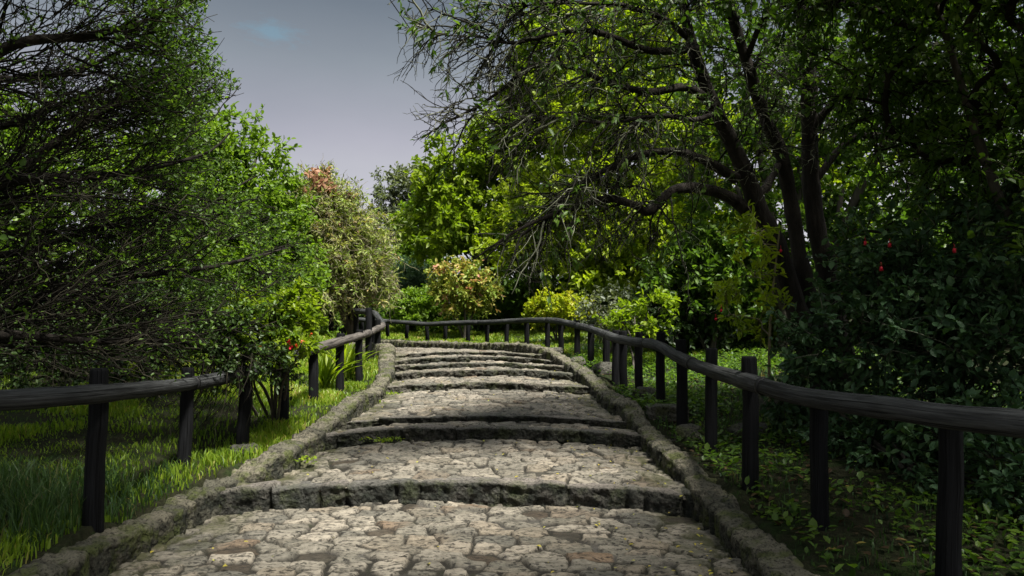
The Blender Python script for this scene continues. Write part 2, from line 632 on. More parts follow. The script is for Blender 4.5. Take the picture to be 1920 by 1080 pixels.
# ------------------------------------------------------------------ stone steps
def stone_step(k, label, mat, depth, seed):
    rs = random.Random(seed)
    d, zb, zt = D[k], ZB[k], ZT[k]
    yl = d - FWD
    x0, x1 = float(XL(yl)) + (-.06), float(XR(yl)) + .06
    nx = int((x1 - x0) / .018)
    xs = np.linspace(x0, x1, nx)
    bounds, cx = [x0 - .2], x0 - .2
    while cx < x1 + .1:
        cx += rs.uniform(.26, .75) if rs.random() < .75 else rs.uniform(.14, .26)
        bounds.append(cx)
    bounds = np.array(bounds)
    bi = np.searchsorted(bounds, xs) - 1
    seam_d = np.min(np.abs(xs[:, None] - bounds[None]), 1)
    seam = np.exp(-(seam_d / .016) ** 2)
    soft = np.exp(-(seam_d / .05) ** 2)
    oy = np.array([rs.uniform(-.02, .02) for _ in bounds])[bi]
    oz = np.array([rs.uniform(-.010, .010) for _ in bounds])[bi]
    ot = np.array([rs.uniform(-.05, .05) for _ in bounds])[bi]
    rb = np.array([rs.random() for _ in bounds])[bi]
    ctr = (bounds[bi] + bounds[np.minimum(bi + 1, len(bounds) - 1)]) / 2
    t = (xs - (x0 + x1) / 2) / ((x1 - x0) / 2)
    yf = d - FWD * t ** 2
    zd = -CROWN * t ** 2
    H = zt - zb
    # profile: (forward offset, height) from under the foot, up the face, over the nosing, back along the tread
    pr = [(.03, -.10)] + [(.028 - .02 * s, H * s) for s in np.linspace(-.15, .78, 9)]
    pr += [(.012, H * .9), (.028, H * .975), (.055, H), (.09, H + .003)]
    pr += [(s, H + .004 - .010 * (s / depth)) for s in np.linspace(.13, depth, 7)] + [(depth + .03, H - .05)]
    pr = np.array(pr)
    m = len(pr)
    front = np.where(np.arange(m) < 11, 1.0, np.where(np.arange(m) < 13, .5, 0.12))  # risers take the algae and the painted-in shade
    Xg = np.repeat(xs[:, None], m, 1)
    Yg = yf[:, None] + pr[None, :, 0] + oy[:, None] * np.where(np.arange(m) < 14, 1, .2)[None]
    Zg = zb + zd[:, None] + pr[None, :, 1] + (oz + ot * (xs - ctr))[:, None] * np.clip(np.arange(m) / 9, 0, 1)[None]
    Yg += (seam * .03 + soft * .008)[:, None] * (np.arange(m) < 13)[None]
    Zg -= (seam * .008 + soft * .005)[:, None] * (np.arange(m) > 9)[None]
    p3 = np.stack([Xg, Yg, Zg], -1)
    Yg = Yg + .024 * (np.abs(fbm(p3 * 9, 4, seed)) * 1.6 - .5) * (np.arange(m) < 13)[None]
    Zg = Zg + .012 * fbm(p3 * 7, 4, seed + 9) * (np.arange(m) > 9)[None]
    mb = MB()
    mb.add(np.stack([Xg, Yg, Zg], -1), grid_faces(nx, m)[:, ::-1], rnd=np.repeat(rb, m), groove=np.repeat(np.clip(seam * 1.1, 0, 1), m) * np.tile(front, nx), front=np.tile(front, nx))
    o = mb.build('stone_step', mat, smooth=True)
    tag(o, label, 'step', 'stone steps across the path')
    return o


SL = ['lowest and nearest stone step, tall near-black mossy riser across the cobbled path',
      'dark rough stone step, lower of the close pair between two cobbled terraces',
      'thin dark stone step, upper of the close pair, edging the sunlit cobbled terrace',
      'single block-faced stone step at the far end of the sunlit cobbled terrace',
      'bottom riser of the top flight of four narrow stone steps',
      'second riser from the bottom in the top flight of four stone steps',
      'third riser from the bottom in the top flight of four stone steps',
      'topmost stone step, where the path levels out beside the brick kerb']
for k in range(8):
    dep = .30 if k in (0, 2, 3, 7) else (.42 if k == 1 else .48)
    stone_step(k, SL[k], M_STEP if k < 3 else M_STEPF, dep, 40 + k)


# ------------------------------------------------------------------ kerb walls
def kerb_wall(name, label, line, side, hgt, wid, y_detail, seed, mat=M_KERB):
    """line (n,3): foot of the inner face; side -1 left, +1 right (outer direction)"""
    rs = random.Random(seed)
    seg = np.r_[0, np.cumsum(np.linalg.norm(np.diff(line[:, :2], axis=0), axis=1))]
    n = int(seg[-1] / .022)
    Ln = resample(line, n)
    s = np.linspace(0, seg[-1], n)
    tn = norm(np.gradient(Ln[:, :2], axis=0))
    out = np.stack([tn[:, 1], -tn[:, 0]], 1) * side
    bounds, c = [-.1], -.1
    while c < seg[-1] + .2:
        c += rs.uniform(.09, .22) if rs.random() < .7 else rs.uniform(.25, .4)
        bounds.append(c)
    bounds = np.array(bounds)
    bi = np.searchsorted(bounds, s) - 1
    sd = np.min(np.abs(s[:, None] - bounds[None]), 1)
    seam, soft = np.exp(-(sd / .011) ** 2), np.exp(-(sd / .035) ** 2)
    oo = np.array([rs.uniform(-.022, .022) for _ in bounds])[bi]
    oh = np.array([rs.uniform(-.010, .010) for _ in bounds])[bi]
    rb = np.array([rs.random() for _ in bounds])[bi]
    h, w = hgt, wid
    pr = [(.0, -.14)] + [(.004, v) for v in np.linspace(-.06, h - .05, 8)] + [(.006, h - .014), (.02, h - .001), (.045, h + .004)]
    pr += [(v, h + .010 - .02 * abs(v - w / 2) / w) for v in np.linspace(.085, w - .05, 7)] + [(w - .02, h - .012), (w, h - .05), (w + .02, h - .12), (w + .05, h - .3)]
    pr = np.array(pr)
    m = len(pr)
    idx = np.arange(m)
    infront = (idx < 10)
    wn = 1 + .25 * sstep(7, 4, Ln[:, 1]) + .16 * vnoise(np.stack([s * 1.4, 0 * s, 0 * s], -1), seed)
    O = pr[None, :, 0] * wn[:, None] + (oo[:, None] + seam[:, None] * .045 + soft[:, None] * .016) * np.where(idx < 12, 1, .0)[None]
    Hh = pr[None, :, 1] + (oh[:, None] * .8 - soft[:, None] * .012 - seam[:, None] * .010) * np.where(idx > 6, np.where(idx < 16, 1, .4), .0)[None]
    hv = .03 * vnoise(np.stack([s * .9, 0 * s + 4, 0 * s], -1), seed + 2)
    Hh = Hh + hv[:, None] * (idx > 6)[None]
    V = np.zeros((n, m, 3))
    V[..., 0] = Ln[:, None, 0] + out[:, None, 0] * O
    V[..., 1] = Ln[:, None, 1] + out[:, None, 1] * O
    V[..., 2] = Ln[:, None, 2] + Hh
    nz = np.abs(fbm(V * 8, 4, seed + 4)) * 1.8 - .6
    V[..., 2] += .022 * nz * (idx > 7)[None] + .010 * fbm(V * 24, 2, seed + 6) * (idx > 9)[None]
    V[..., 0] += out[:, None, 0] * .016 * nz
    V[..., 1] += out[:, None, 1] * .016 * nz
    front = np.where(idx < 9, 1.0, np.where(idx < 11, .4, .08))
    mb = MB()
    gf = grid_faces(n, m)
    if side > 0:
        gf = gf[:, ::-1]
    gro = np.repeat(np.clip(seam, 0, 1), m) * np.tile(np.where(idx < 11, 1, .6), n)
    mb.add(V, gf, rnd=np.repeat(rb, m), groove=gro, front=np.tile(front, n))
    o = mb.build(name, mat, smooth=True)
    tag(o, label, 'kerb')
    return o


yl = np.r_[np.linspace(.5, 14.4, 90), np.linspace(14.5, 18, 20)]
lineL = spline(np.stack([XL(yl), yl, prof_s(yl) - CROWN], 1)[::4], 200)
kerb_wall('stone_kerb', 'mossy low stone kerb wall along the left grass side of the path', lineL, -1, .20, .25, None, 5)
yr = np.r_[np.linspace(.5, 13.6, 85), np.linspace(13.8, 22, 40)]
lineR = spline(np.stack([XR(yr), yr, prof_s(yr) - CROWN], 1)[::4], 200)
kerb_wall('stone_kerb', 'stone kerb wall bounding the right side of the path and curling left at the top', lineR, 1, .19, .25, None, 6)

# ------------------------------------------------------------------ fences: measured posts
# (x px, foot row, top row, distance)
RPOSTS = [(2260, 1500, 760, 3.1), (1775, 1125, 775, 4.15), (1537, 985, 742, 5.0), (1406, 915, 668, 5.9), (1334, 855, 652, 7.2), (1278, 815, 636, 8.2), (1240, 767, 622, 9.3), (1198, 745, 622, 10.2),
          (1169, 735, 620, 10.9), (1154, 729, 619, 11.4), (1137, 702, 618, 12.7), (1108, 696, 608, 13.6), (1083, 673, 600, 15.0), (1052, 665, 597, 16.0), (1027, 658, 597, 17.0),
          (988, 655, 598, 18.2), (950, 650, 597, 19.2), (914, 649, 603, 20.0), (878, 648, 603, 20.7), (835, 646, 604, 21.3), (801, 642, 604, 21.8), (763, 641, 602, 22.2), (727, 637, 600, 22.6), (680, 632, 596, 23.0), (640, 628, 592, 23.5)]
RRAIL = [(2700, 890, 2.6), (2260, 835, 3.05), (1920, 796, 3.7), (1775, 781, 4.1), (1700, 770, 4.3), (1537, 749, 5.0), (1480, 738, 5.35), (1406, 717, 5.9), (1334, 695, 7.15), (1278, 673, 8.1), (1240, 651, 9.1), (1218, 644, 9.7), (1190, 641, 10.2), (1166, 637, 10.9), (1150, 633, 11.4), (1130, 625, 12.6),
         (1108, 617, 13.5), (1083, 610.5, 14.9), (1052, 603.5, 15.9), (1027, 600.5, 16.9), (988, 601, 18.1), (950, 603, 19.1), (914, 604.5, 19.9), (878, 605, 20.6), (835, 606.5, 21.2), (801, 608, 21.7), (763, 605, 22.1), (727, 602.5, 22.5), (680, 600, 22.9), (640, 596, 23.4), (600, 592, 23.9)]
LPOSTS = [(-160, 1120, 730, 4.1), (188, 968, 690, 5.1), (355, 870, 689, 6.55), (463, 845, 693, 7.35), (533, 800, 676, 8.2), (588, 756, 655, 9.2), (638, 738, 625, 10.2), (673, 720, 618, 11.4), (692, 698, 577, 13.0), (708, 684, 599, 14.3),
          (699, 660, 585, 15.6), (668, 645, 571, 16.6), (652, 630, 572, 17.2), (621, 612, 575, 18.6)]
LRAIL = [(-700, 800, 3.2), (-160, 757, 4.15), (0, 751, 4.5), (188, 738, 5.15), (355, 720, 6.6), (463, 698, 7.4), (533, 673, 8.25), (588, 655, 9.2), (638, 640, 10.2), (673, 630, 11.4), (692, 624, 13.0), (708, 616, 14.2),
         (718, 609, 14.9), (709, 596, 15.3), (700, 587, 15.7), (668, 583, 16.6), (652, 580, 17.2), (621, 576, 18.6)]

RP = [P(a, b, d) for a, b, c, d in RPOSTS]
LP = [P(a, b, d) for a, b, c, d in LPOSTS]

# ------------------------------------------------------------------ ground sheet
ctrl = [tuple(p) for p in RP[1:]] + [tuple(p) for p in LP]
for y in (0, 2, 4, 5.5, 7, 8.5, 10, 11.5, 13):
    ctrl.append((float(XL(y)) - .33, y, float(prof_s(y)) + .09))
    ctrl.append((float(XR(y)) + .33, y, float(prof_s(y)) + .07))
for y in (15, 17, 19, 21):
    ctrl.append((float(XR(y)) + .4, y + .5, float(prof_s(y)) + .04))
ctrl += [(-4, 5, .30), (-6, 6, .55), (-4.2, 8, .70), (-6, 9, 1.0), (-4.2, 11, 1.15), (-7, 12, 1.6), (-4, 14, 1.55), (-6, 16, 2.1), (-4, 18, 2.1), (-9, 18, 2.6), (-5, 0, .2), (-10, 4, .6),
         (3.2, 5, .28), (3.4, 7, .45), (3.2, 9, .68), (4.5, 9, .75), (4, 12, 1.0), (3, 15, 1.3), (6, 8, .6), (6, 14, 1.3), (2, 19, 1.6), (-2, 24, 1.75), (4, 24, 1.9), (4, 0, .1), (8, 4, .3),
         (-8, 26, 2.4), (-30, 20, 4), (30, 20, 3), (0, 45, 3), (-40, 60, 5), (40, 60, 4), (0, -30, -2), (-60, -30, 0), (60, -30, -1), (-250, 0, 4), (250, 0, 2), (0, 300, 8), (-250, 300, 9), (250, 300, 8), (-250, -250, -4), (250, -250, -4), (0, -250, -6)]
ctrl = np.array(ctrl, float)
_r = np.linalg.norm(ctrl[:, None, :2] - ctrl[None, :, :2], axis=-1)
_n = len(ctrl)
_A = np.zeros((_n + 3, _n + 3))
_A[:_n, :_n] = -_r + np.eye(_n) * .02
_A[:_n, _n:] = np.c_[np.ones(_n), ctrl[:, :2]]
_A[_n:, :_n] = _A[:_n, _n:].T
_w = np.linalg.solve(_A, np.r_[ctrl[:, 2], 0, 0, 0])


def gh(x, y):
    x, y = np.asarray(x, float), np.asarray(y, float)
    sh = x.shape
    q = np.stack([x.ravel(), y.ravel()], -1)
    res = np.empty(len(q))
    for i in range(0, len(q), 20000):
        c = q[i:i + 20000]
        r = np.linalg.norm(c[:, None] - ctrl[None, :, :2], axis=-1)
        res[i:i + 20000] = -r @ _w[:_n] + _w[_n] + c @ _w[_n + 1:]
    return res.reshape(sh)


def inside_path(x, y, m=0.0):
    return (x > XL(y) - m) & (x < XR(y) + m) & (y < 23)


def steps_out(a, b, far, st=.13, g=1.18):
    mid = list(np.arange(a, b, st))
    lo, hi, q = [], [], st
    while (mid[-1] + sum(hi)) < far:
        q *= g
        hi.append(q)
    up = list(mid[-1] + np.cumsum(hi))
    dn = list(mid[0] - np.cumsum(hi))[::-1]
    return np.array(dn + mid + up)


gx = steps_out(-6, 5.5, 260)
gy = steps_out(2, 23, 320)
GX, GY = np.meshgrid(gx, gy, indexing='ij')
GZ = gh(GX, GY)
near = sstep(60, 20, np.hypot(GX, GY))
GZ = GZ + near * .035 * fbm(np.stack([GX * 1.7, GY * 1.7, 0 * GX], -1), 3, 3)
wl = np.minimum(GX - (XL(GY) - .20), (XR(GY) + .20) - GX)
pm_ = sstep(-.02, .16, wl) * (GY < 23.5) * (GY > -7.5)
GZ = GZ * (1 - pm_) + pm_ * np.minimum(GZ, prof_s(np.clip(GY, -8, 24)) - .32)
g_mb = MB()
g_mb.add(np.stack([GX, GY, GZ], -1), grid_faces(len(gx), len(gy))[:, ::-1])
tag(g_mb.build('ground', M_SOIL, smooth=True), kind='structure')


# ------------------------------------------------------------------ build fences
def log(mb, p0, p1, r0, r1, sides=14, k=10, bend=.0, seed=0, bevel=True):
    p0, p1 = np.asarray(p0, float), np.asarray(p1, float)
    t = np.linspace(0, 1, k)
    if bevel:
        L = np.linalg.norm(p1 - p0)
        e = min(.15, .018 / L)
        t = np.r_[0, e * .35, e, np.linspace(e * 2, 1 - e * 2, k), 1 - e, 1 - e * .35, 1]
    pts = p0 + (p1 - p0) * t[:, None]
    nz = np.stack([fbm(np.stack([t * 2.3 + seed * 7.1, 0 * t + a, 0 * t], -1), 2, 31) for a in (1, 5, 9)], -1)
    pts += nz * bend * np.sin(pi * t)[:, None]
    R = r0 + (r1 - r0) * t
    if bevel:
        R[0] *= .8
        R[1] *= .93
        R[-1] *= .8
        R[-2] *= .93
    tubes(mb, pts, R, sides, rnd=[(seed * .37) % 1], wob=.06, grain=True)


def fence(name, label, posts, prad, rail, rrad, joints, mats, wsel):
    loc = P(*posts[len(posts) // 2][:2], posts[len(posts) // 2][3])
    root = empty(name, loc, label, 'fence')
    for i, (a, b, c, d) in enumerate(posts):
        foot, top = P(a, b, d), P(a, c, d)
        foot[2] -= .12
        rs = random.Random(i + 77)
        top[0] += rs.uniform(-.012, .012)
        top[1] += rs.uniform(-.03, .03)
        if name == 'log_fence' and i < 4 and posts is LPOSTS:
            foot[0] -= .05
        mb = MB()
        log(mb, foot, top, prad * rs.uniform(.95, 1.1), prad * rs.uniform(.9, 1.02), bend=.012, seed=i + 1)
        mb.build('post', M_POST, root, smooth=True)
    R3 = spline([P(q[0], q[1], q[2] - (.13 if q[2] < 9 else .10)) for q in rail], 400)
    # rail laid on the posts' path side, cut into logs at the joints
    for j in range(len(joints) - 1):
        a, b = joints[j], joints[j + 1]
        pts = R3[int(a * 399):int(b * 399) + 1]
        k = max(6, len(pts) // 3)
        pts = resample(pts, k)
        t = np.linspace(0, 1, k)
        rr = rrad * (1 + .05 * np.sin(t * 5 + j)) * np.where((t < .002) | (t > .998), .9, 1)
        mb = MB()
        tubes(mb, pts, rr, 16, rnd=[(j * .29) % 1], wob=.08, grain=True)
        mb.build('handrail', mats[1] if wsel(j) else mats[0], root, smooth=True)
        if j:
            c0 = R3[int(a * 399)]
            dr = norm(R3[min(399, int(a * 399) + 2)] - R3[int(a * 399) - 2])
            mb = MB()
            tubes(mb, np.stack([c0 - dr * .014, c0 - dr * .012, c0 + dr * .012, c0 + dr * .014]), np.array([.7, 1.05, 1.05, .7]) * rrad, 14, rnd=[.3])
            mb.build('wire_tie', M_TIE, root, smooth=True)
    return root


def frac_at(rail, idx):
    R3 = np.array([P(*q) for q in rail])
    s = np.r_[0, np.cumsum(np.linalg.norm(np.diff(R3, axis=0), axis=1))]
    return float(np.interp(idx, np.arange(len(s)), s) / s[-1])


fence('log_fence', 'black log handrail on round posts along the left grass bank, bending left uphill', LPOSTS, .062, LRAIL, .064,
      [0] + [frac_at(LRAIL, i) for i in (4.05, 7.0, 10.0, 12, 14)] + [1], (M_RAIL, M_RAILW), lambda j: j in (2, 3))
fence('log_fence', 'long dark log handrail sweeping along the right edge and across the path top', RPOSTS, .062, RRAIL, .068,
      [0] + [frac_at(RRAIL, i) for i in (6.6, 8.6, 11.3, 14.5, 19, 22.5, 27)] + [1], (M_RAIL, M_RAILW), lambda j: False)


# ------------------------------------------------------------------ foliage helpers
TPL = {
    'lance': (np.array([[0, 0, 0], [.42, -1, .05], [1, 0, -.12], [.42, 1, .05]]), [np.array([[0, 1, 2], [0, 2, 3]])]),
    'oval': (np.array([[0, 0, 0], [.30, -.85, .07], [.68, -.8, .03], [1, 0, -.16], [.68, .8, .03], [.30, .85, .07]]), [np.array([[0, 1, 2, 3], [0, 3, 4, 5]])]),
}


def leaves(mb, pos, axis, size, width=.28, tpl='lance', up=.6, rnd=None, flat=1.0):
    n = len(pos)
    if n == 0:
        return
    a = norm(axis)
    ref = rand_unit(n) * (1 - up) + np.array([0, 0, up])
    s = norm(np.cross(a, ref))
    nn = np.cross(s, a)
    tv, tf = TPL[tpl]
    size = np.broadcast_to(np.asarray(size, float), (n,))
    w = size * width * RNG.uniform(.8, 1.2, n)
    V = pos[:, None] + a[:, None] * (tv[None, :, 0:1] * size[:, None, None]) + s[:, None] * (tv[None, :, 1:2] * w[:, None, None]) + nn[:, None] * (tv[None, :, 2:3] * size[:, None, None] * flat)
    K = len(tv)
    fs = [(f[None] + (np.arange(n) * K)[:, None, None]).reshape(-1, f.shape[1]) for f in tf]
    if rnd is None:
        rnd = RNG.random(n)
    mb.add(V.reshape(-1, 3), fs, rnd=np.repeat(rnd, K))


def along(polys, s):
    """points and directions at parameters s (M,n) on polylines (M,K,3)"""
    M, K, _ = polys.shape
    f = np.clip(s, 0, .9999) * (K - 1)
    i = np.floor(f).astype(int)
    t = (f - i)[..., None]
    m = np.arange(M)[:, None]
    p0, p1 = polys[m, i], polys[m, i + 1]
    return p0 + (p1 - p0) * t, norm(p1 - p0)


def sprout(polys, n, srange, length, follow=.7, spread=.7, bias=(0, 0, 0), bend=(0, 0, 0), wig=.06, K=6, shrink=.4):
    """n child branches from every polyline; returns (M*n, K, 3)"""
    M = len(polys)
    s = RNG.uniform(srange[0], srange[1], (M, n))
    p, d = along(polys, s)
    p, d = p.reshape(-1, 3), d.reshape(-1, 3)
    N = len(p)
    L = RNG.uniform(length[0], length[1], N) * (1 - shrink * s.reshape(-1))
    dr = norm(d * follow + rand_unit(N) * spread + np.array(bias))
    t = np.linspace(0, 1, K)
    bd = np.array(bend) + rand_unit(N) * .18
    out = p[:, None] + dr[:, None] * (L[:, None] * t)[..., None] + bd[:, None] * (L[:, None] * t ** 2)[..., None]
    w = np.cumsum(RNG.normal(size=(N, K, 3)), axis=1) * wig * L[:, None, None] / K * 2
    w[:, 0] = 0
    return out + w


def leaf_on(mb, polys, n, srange, size, width=.28, tpl='lance', follow=.5, spread=.9, up=.6, bias=(0, 0, 0), rnd_c=None, rs=.35):
    M = len(polys)
    s = RNG.uniform(srange[0], srange[1], (M, n))
    p, d = along(polys, s)
    p, d = p.reshape(-1, 3), d.reshape(-1, 3)
    N = len(p)
    ax = d * follow + rand_unit(N) * spread + np.array(bias)
    sz = RNG.uniform(size[0], size[1], N)
    base = np.repeat(RNG.random(M) if rnd_c is None else rnd_c, n)
    r = np.clip(base * (1 - rs) + RNG.random(N) * rs, 0, 1)
    leaves(mb, p, ax, sz, width, tpl, up, r)


def lobe(px, py, d, rx, ry, rd):
    return (P(px, py, d), np.array([rx * d / F, rd, ry * d / F]))


def crown_points(lobes, per_m2, edge=.45, rough=.35, seed=0):
    pts, axs = [], []
    for c, r in lobes:
        area = (r[0] * r[2] + r[0] * r[1] + r[1] * r[2]) * 4.2
        n = max(6, int(area * per_m2))
        u = rand_unit(n)
        rad = RNG.random(n) ** edge
        nz = fbm(u * 2.1 + c * .7, 2, seed)
        rad = rad * (1 + rough * nz)
        pts.append(c + u * r * rad[:, None])
        axs.append(norm(u / np.maximum(r, .2) * r.mean() + np.array([0, 0, .35]) + rand_unit(n) * .5))
    return np.vstack(pts), np.vstack(axs)


def skeleton(base, trunks, pts, tip_r=.006, step=.35, sag=.12, power=2.3):
    """joins crown points to the trunks by greedy branching; returns (list of polylines with radii)"""
    nodes, par, fixed = [], [], []
    segs = []
    for poly in trunks:
        poly = np.asarray(poly, float)
        prev = -1
        ids = []
        for q in poly:
            nodes.append(q[:3])
            par.append(prev)
            fixed.append(q[3] if len(q) > 3 else 0)
            prev = len(nodes) - 1
            ids.append(prev)
        segs.append(ids)
    order = np.argsort(np.linalg.norm(pts - np.asarray(base)[None], axis=1))
    cap = len(nodes) + len(pts) * 24
    N = np.zeros((cap, 3))
    N[:len(nodes)] = nodes
    cnt = len(nodes)
    for i in order:
        p = pts[i]
        dv = p - N[:cnt]
        dist = np.sqrt((dv ** 2).sum(1)) + .35 * np.maximum(0, -dv[:, 2])
        j = int(dist.argmin())
        q0 = N[j].copy()
        L = np.linalg.norm(p - q0)
        m = min(18, max(2, int(L / step) + 1))
        t = np.linspace(0, 1, m + 1)[1:]
        off = RNG.normal(size=3) * sag * L
        off[2] = abs(off[2]) * .7
        q = q0 + (p - q0) * t[:, None] + off * (t * (1 - t))[:, None] * 2
        ids = [j]
        for v in q:
            N[cnt] = v
            par.append(ids[-1])
            fixed.append(0)
            ids.append(cnt)
            cnt += 1
        segs.append(ids)
    acc = np.zeros(cnt)
    has = np.zeros(cnt, bool)
    for i in range(cnt):
        if par[i] >= 0:
            has[par[i]] = True
    acc[~has] = tip_r ** power
    for i in range(cnt - 1, -1, -1):
        if par[i] >= 0:
            acc[par[i]] += acc[i]
    rad = np.maximum(acc ** (1 / power), np.array(fixed[:cnt]))
    return [np.c_[N[s], rad[s]] for s in segs], len(trunks)


def stems_mesh(root, polys, ntr, mat_tr, mat_br, thick=.02, trunk_name='trunk', branch_name='branches', kk=26, wob=.12):
    tb = MB()
    for pl in polys[:ntr]:
        q = resample(pl, kk)
        tubes(tb, q[:, :3], q[:, 3], 10, rnd=[RNG.random()], wob=wob)
    if len(polys) > ntr:
        bb = tb
        bb.m = 1
        big, small = [], []
        for pl in polys[ntr:]:
            pl = pl.copy()
            if len(pl) > 1:
                pl[0, 3] = min(pl[0, 3], pl[1, 3] * 1.25)
            (big if pl[1, 3] > thick else small).append(resample(pl, 8 if pl[1, 3] > thick else 6))
        if big:
            b = np.array(big)
            tubes(bb, b[..., :3], b[..., 3], 6, wob=.08)
        if small:
            b = np.array(small)
            tubes(bb, b[..., :3], b[..., 3], 3, caps=False)
    tb.build(trunk_name, [mat_tr, mat_br], root, smooth=True)


def plant(name, label, cat, group, base_px, lobes, per_m2, leafn, lsize, mat, lw=.28, tpl='lance', twig=(.18, .4), bark=M_BARKG, twigm=M_TWIGD, trunk_r=.06, stems=1,
          edge=.45, rough=.35, up=.55, follow=.5, spread=.9, seed=0, rs=.35, leafbias=(0, 0, 0), tip=.005, crown='crown', sub=3, base=None):
    """a tree or shrub: trunk(s), branches and a crown of leaves on twigs filling the given lobes"""
    if base is None:
        bp = P(*base_px)
        base = np.array([bp[0], bp[1], float(gh(bp[0], bp[1])) - .05])
    base = np.asarray(base, float)
    pts, axs = crown_points(lobes, per_m2, edge, rough, seed)
    keep = pts[:, 2] > gh(pts[:, 0], pts[:, 1]) + .05
    pts, axs = pts[keep], axs[keep]
    root = empty(name, base, label, cat, group)
    trunks = []
    cs = np.array([l[0] for l in lobes])
    for s in range(stems):
        tgt = cs[s % len(cs)] + RNG.normal(size=3) * .15
        b0 = base + np.array([RNG.normal() * .06, RNG.normal() * .06, 0]) * (stems > 1)
        mid = b0 * .5 + tgt * .5 + np.array([RNG.normal() * .1, RNG.normal() * .1, .05]) * np.linalg.norm(tgt - b0) * .4
        sp = spline([b0, mid, tgt], 14)
        r = np.linspace(trunk_r, trunk_r * .35, 14)
        r[0] *= 1.3
        trunks.append(np.c_[sp, r])
    polys, ntr = skeleton(base, trunks, pts, tip)
    stems_mesh(root, polys, ntr, bark, twigm)
    # leafy twigs at every crown point
    n = len(pts)
    dirs = np.repeat(axs, sub, 0)
    dirs = norm(dirs + rand_unit(n * sub) * .75)
    L = RNG.uniform(twig[0], twig[1], n * sub)
    t = np.linspace(0, 1, 4)
    tw = np.repeat(pts, sub, 0)[:, None] + dirs[:, None] * (L[:, None] * t)[..., None] + np.array([0, 0, -.12]) * (L[:, None] * t ** 2)[..., None]
    cb = MB()
    rc = np.clip(np.repeat(RNG.random(n) * .8 + .1, sub) + RNG.normal(size=n * sub) * .08, 0, 1)
    leaf_on(cb, tw, leafn, (.1, 1), lsize, lw, tpl, follow, spread, up, leafbias, rc, rs)
    tb = cb
    tb.m = 1
    tubes(tb, tw, np.linspace(tip, tip * .4, 4)[None] * np.ones((n * sub, 1)), 3, caps=False)
    cb.build(crown, [mat, twigm], root)
    return root, pts, tw


def blossoms(root, pts, mat, size=(.05, .09), npet=6, name='flower', spread=.9, width=.4):
    for p in pts:
        mb = MB()
        n = npet
        leaves(mb, np.repeat(np.asarray(p)[None], n, 0) + RNG.normal(size=(n, 3)) * size[0] * .3, rand_unit(n) * spread + np.array([0, -.3, .1]), RNG.uniform(size[0], size[1], n), width, 'oval', .3)
        mb.build(name, mat, root)

# ================================================================== VEGETATION
def PP(rows):
    """rows of (px, py, d, r) -> (x, y, z, r)"""
    return np.array([[*P(a, b, d), r] for a, b, d, r in rows])


def limb(rows, k=24):
    return spline(PP(rows), k)


def px_of(pts):
    x, y = PX(pts[..., 0], pts[..., 1], pts[..., 2])
    return x, y


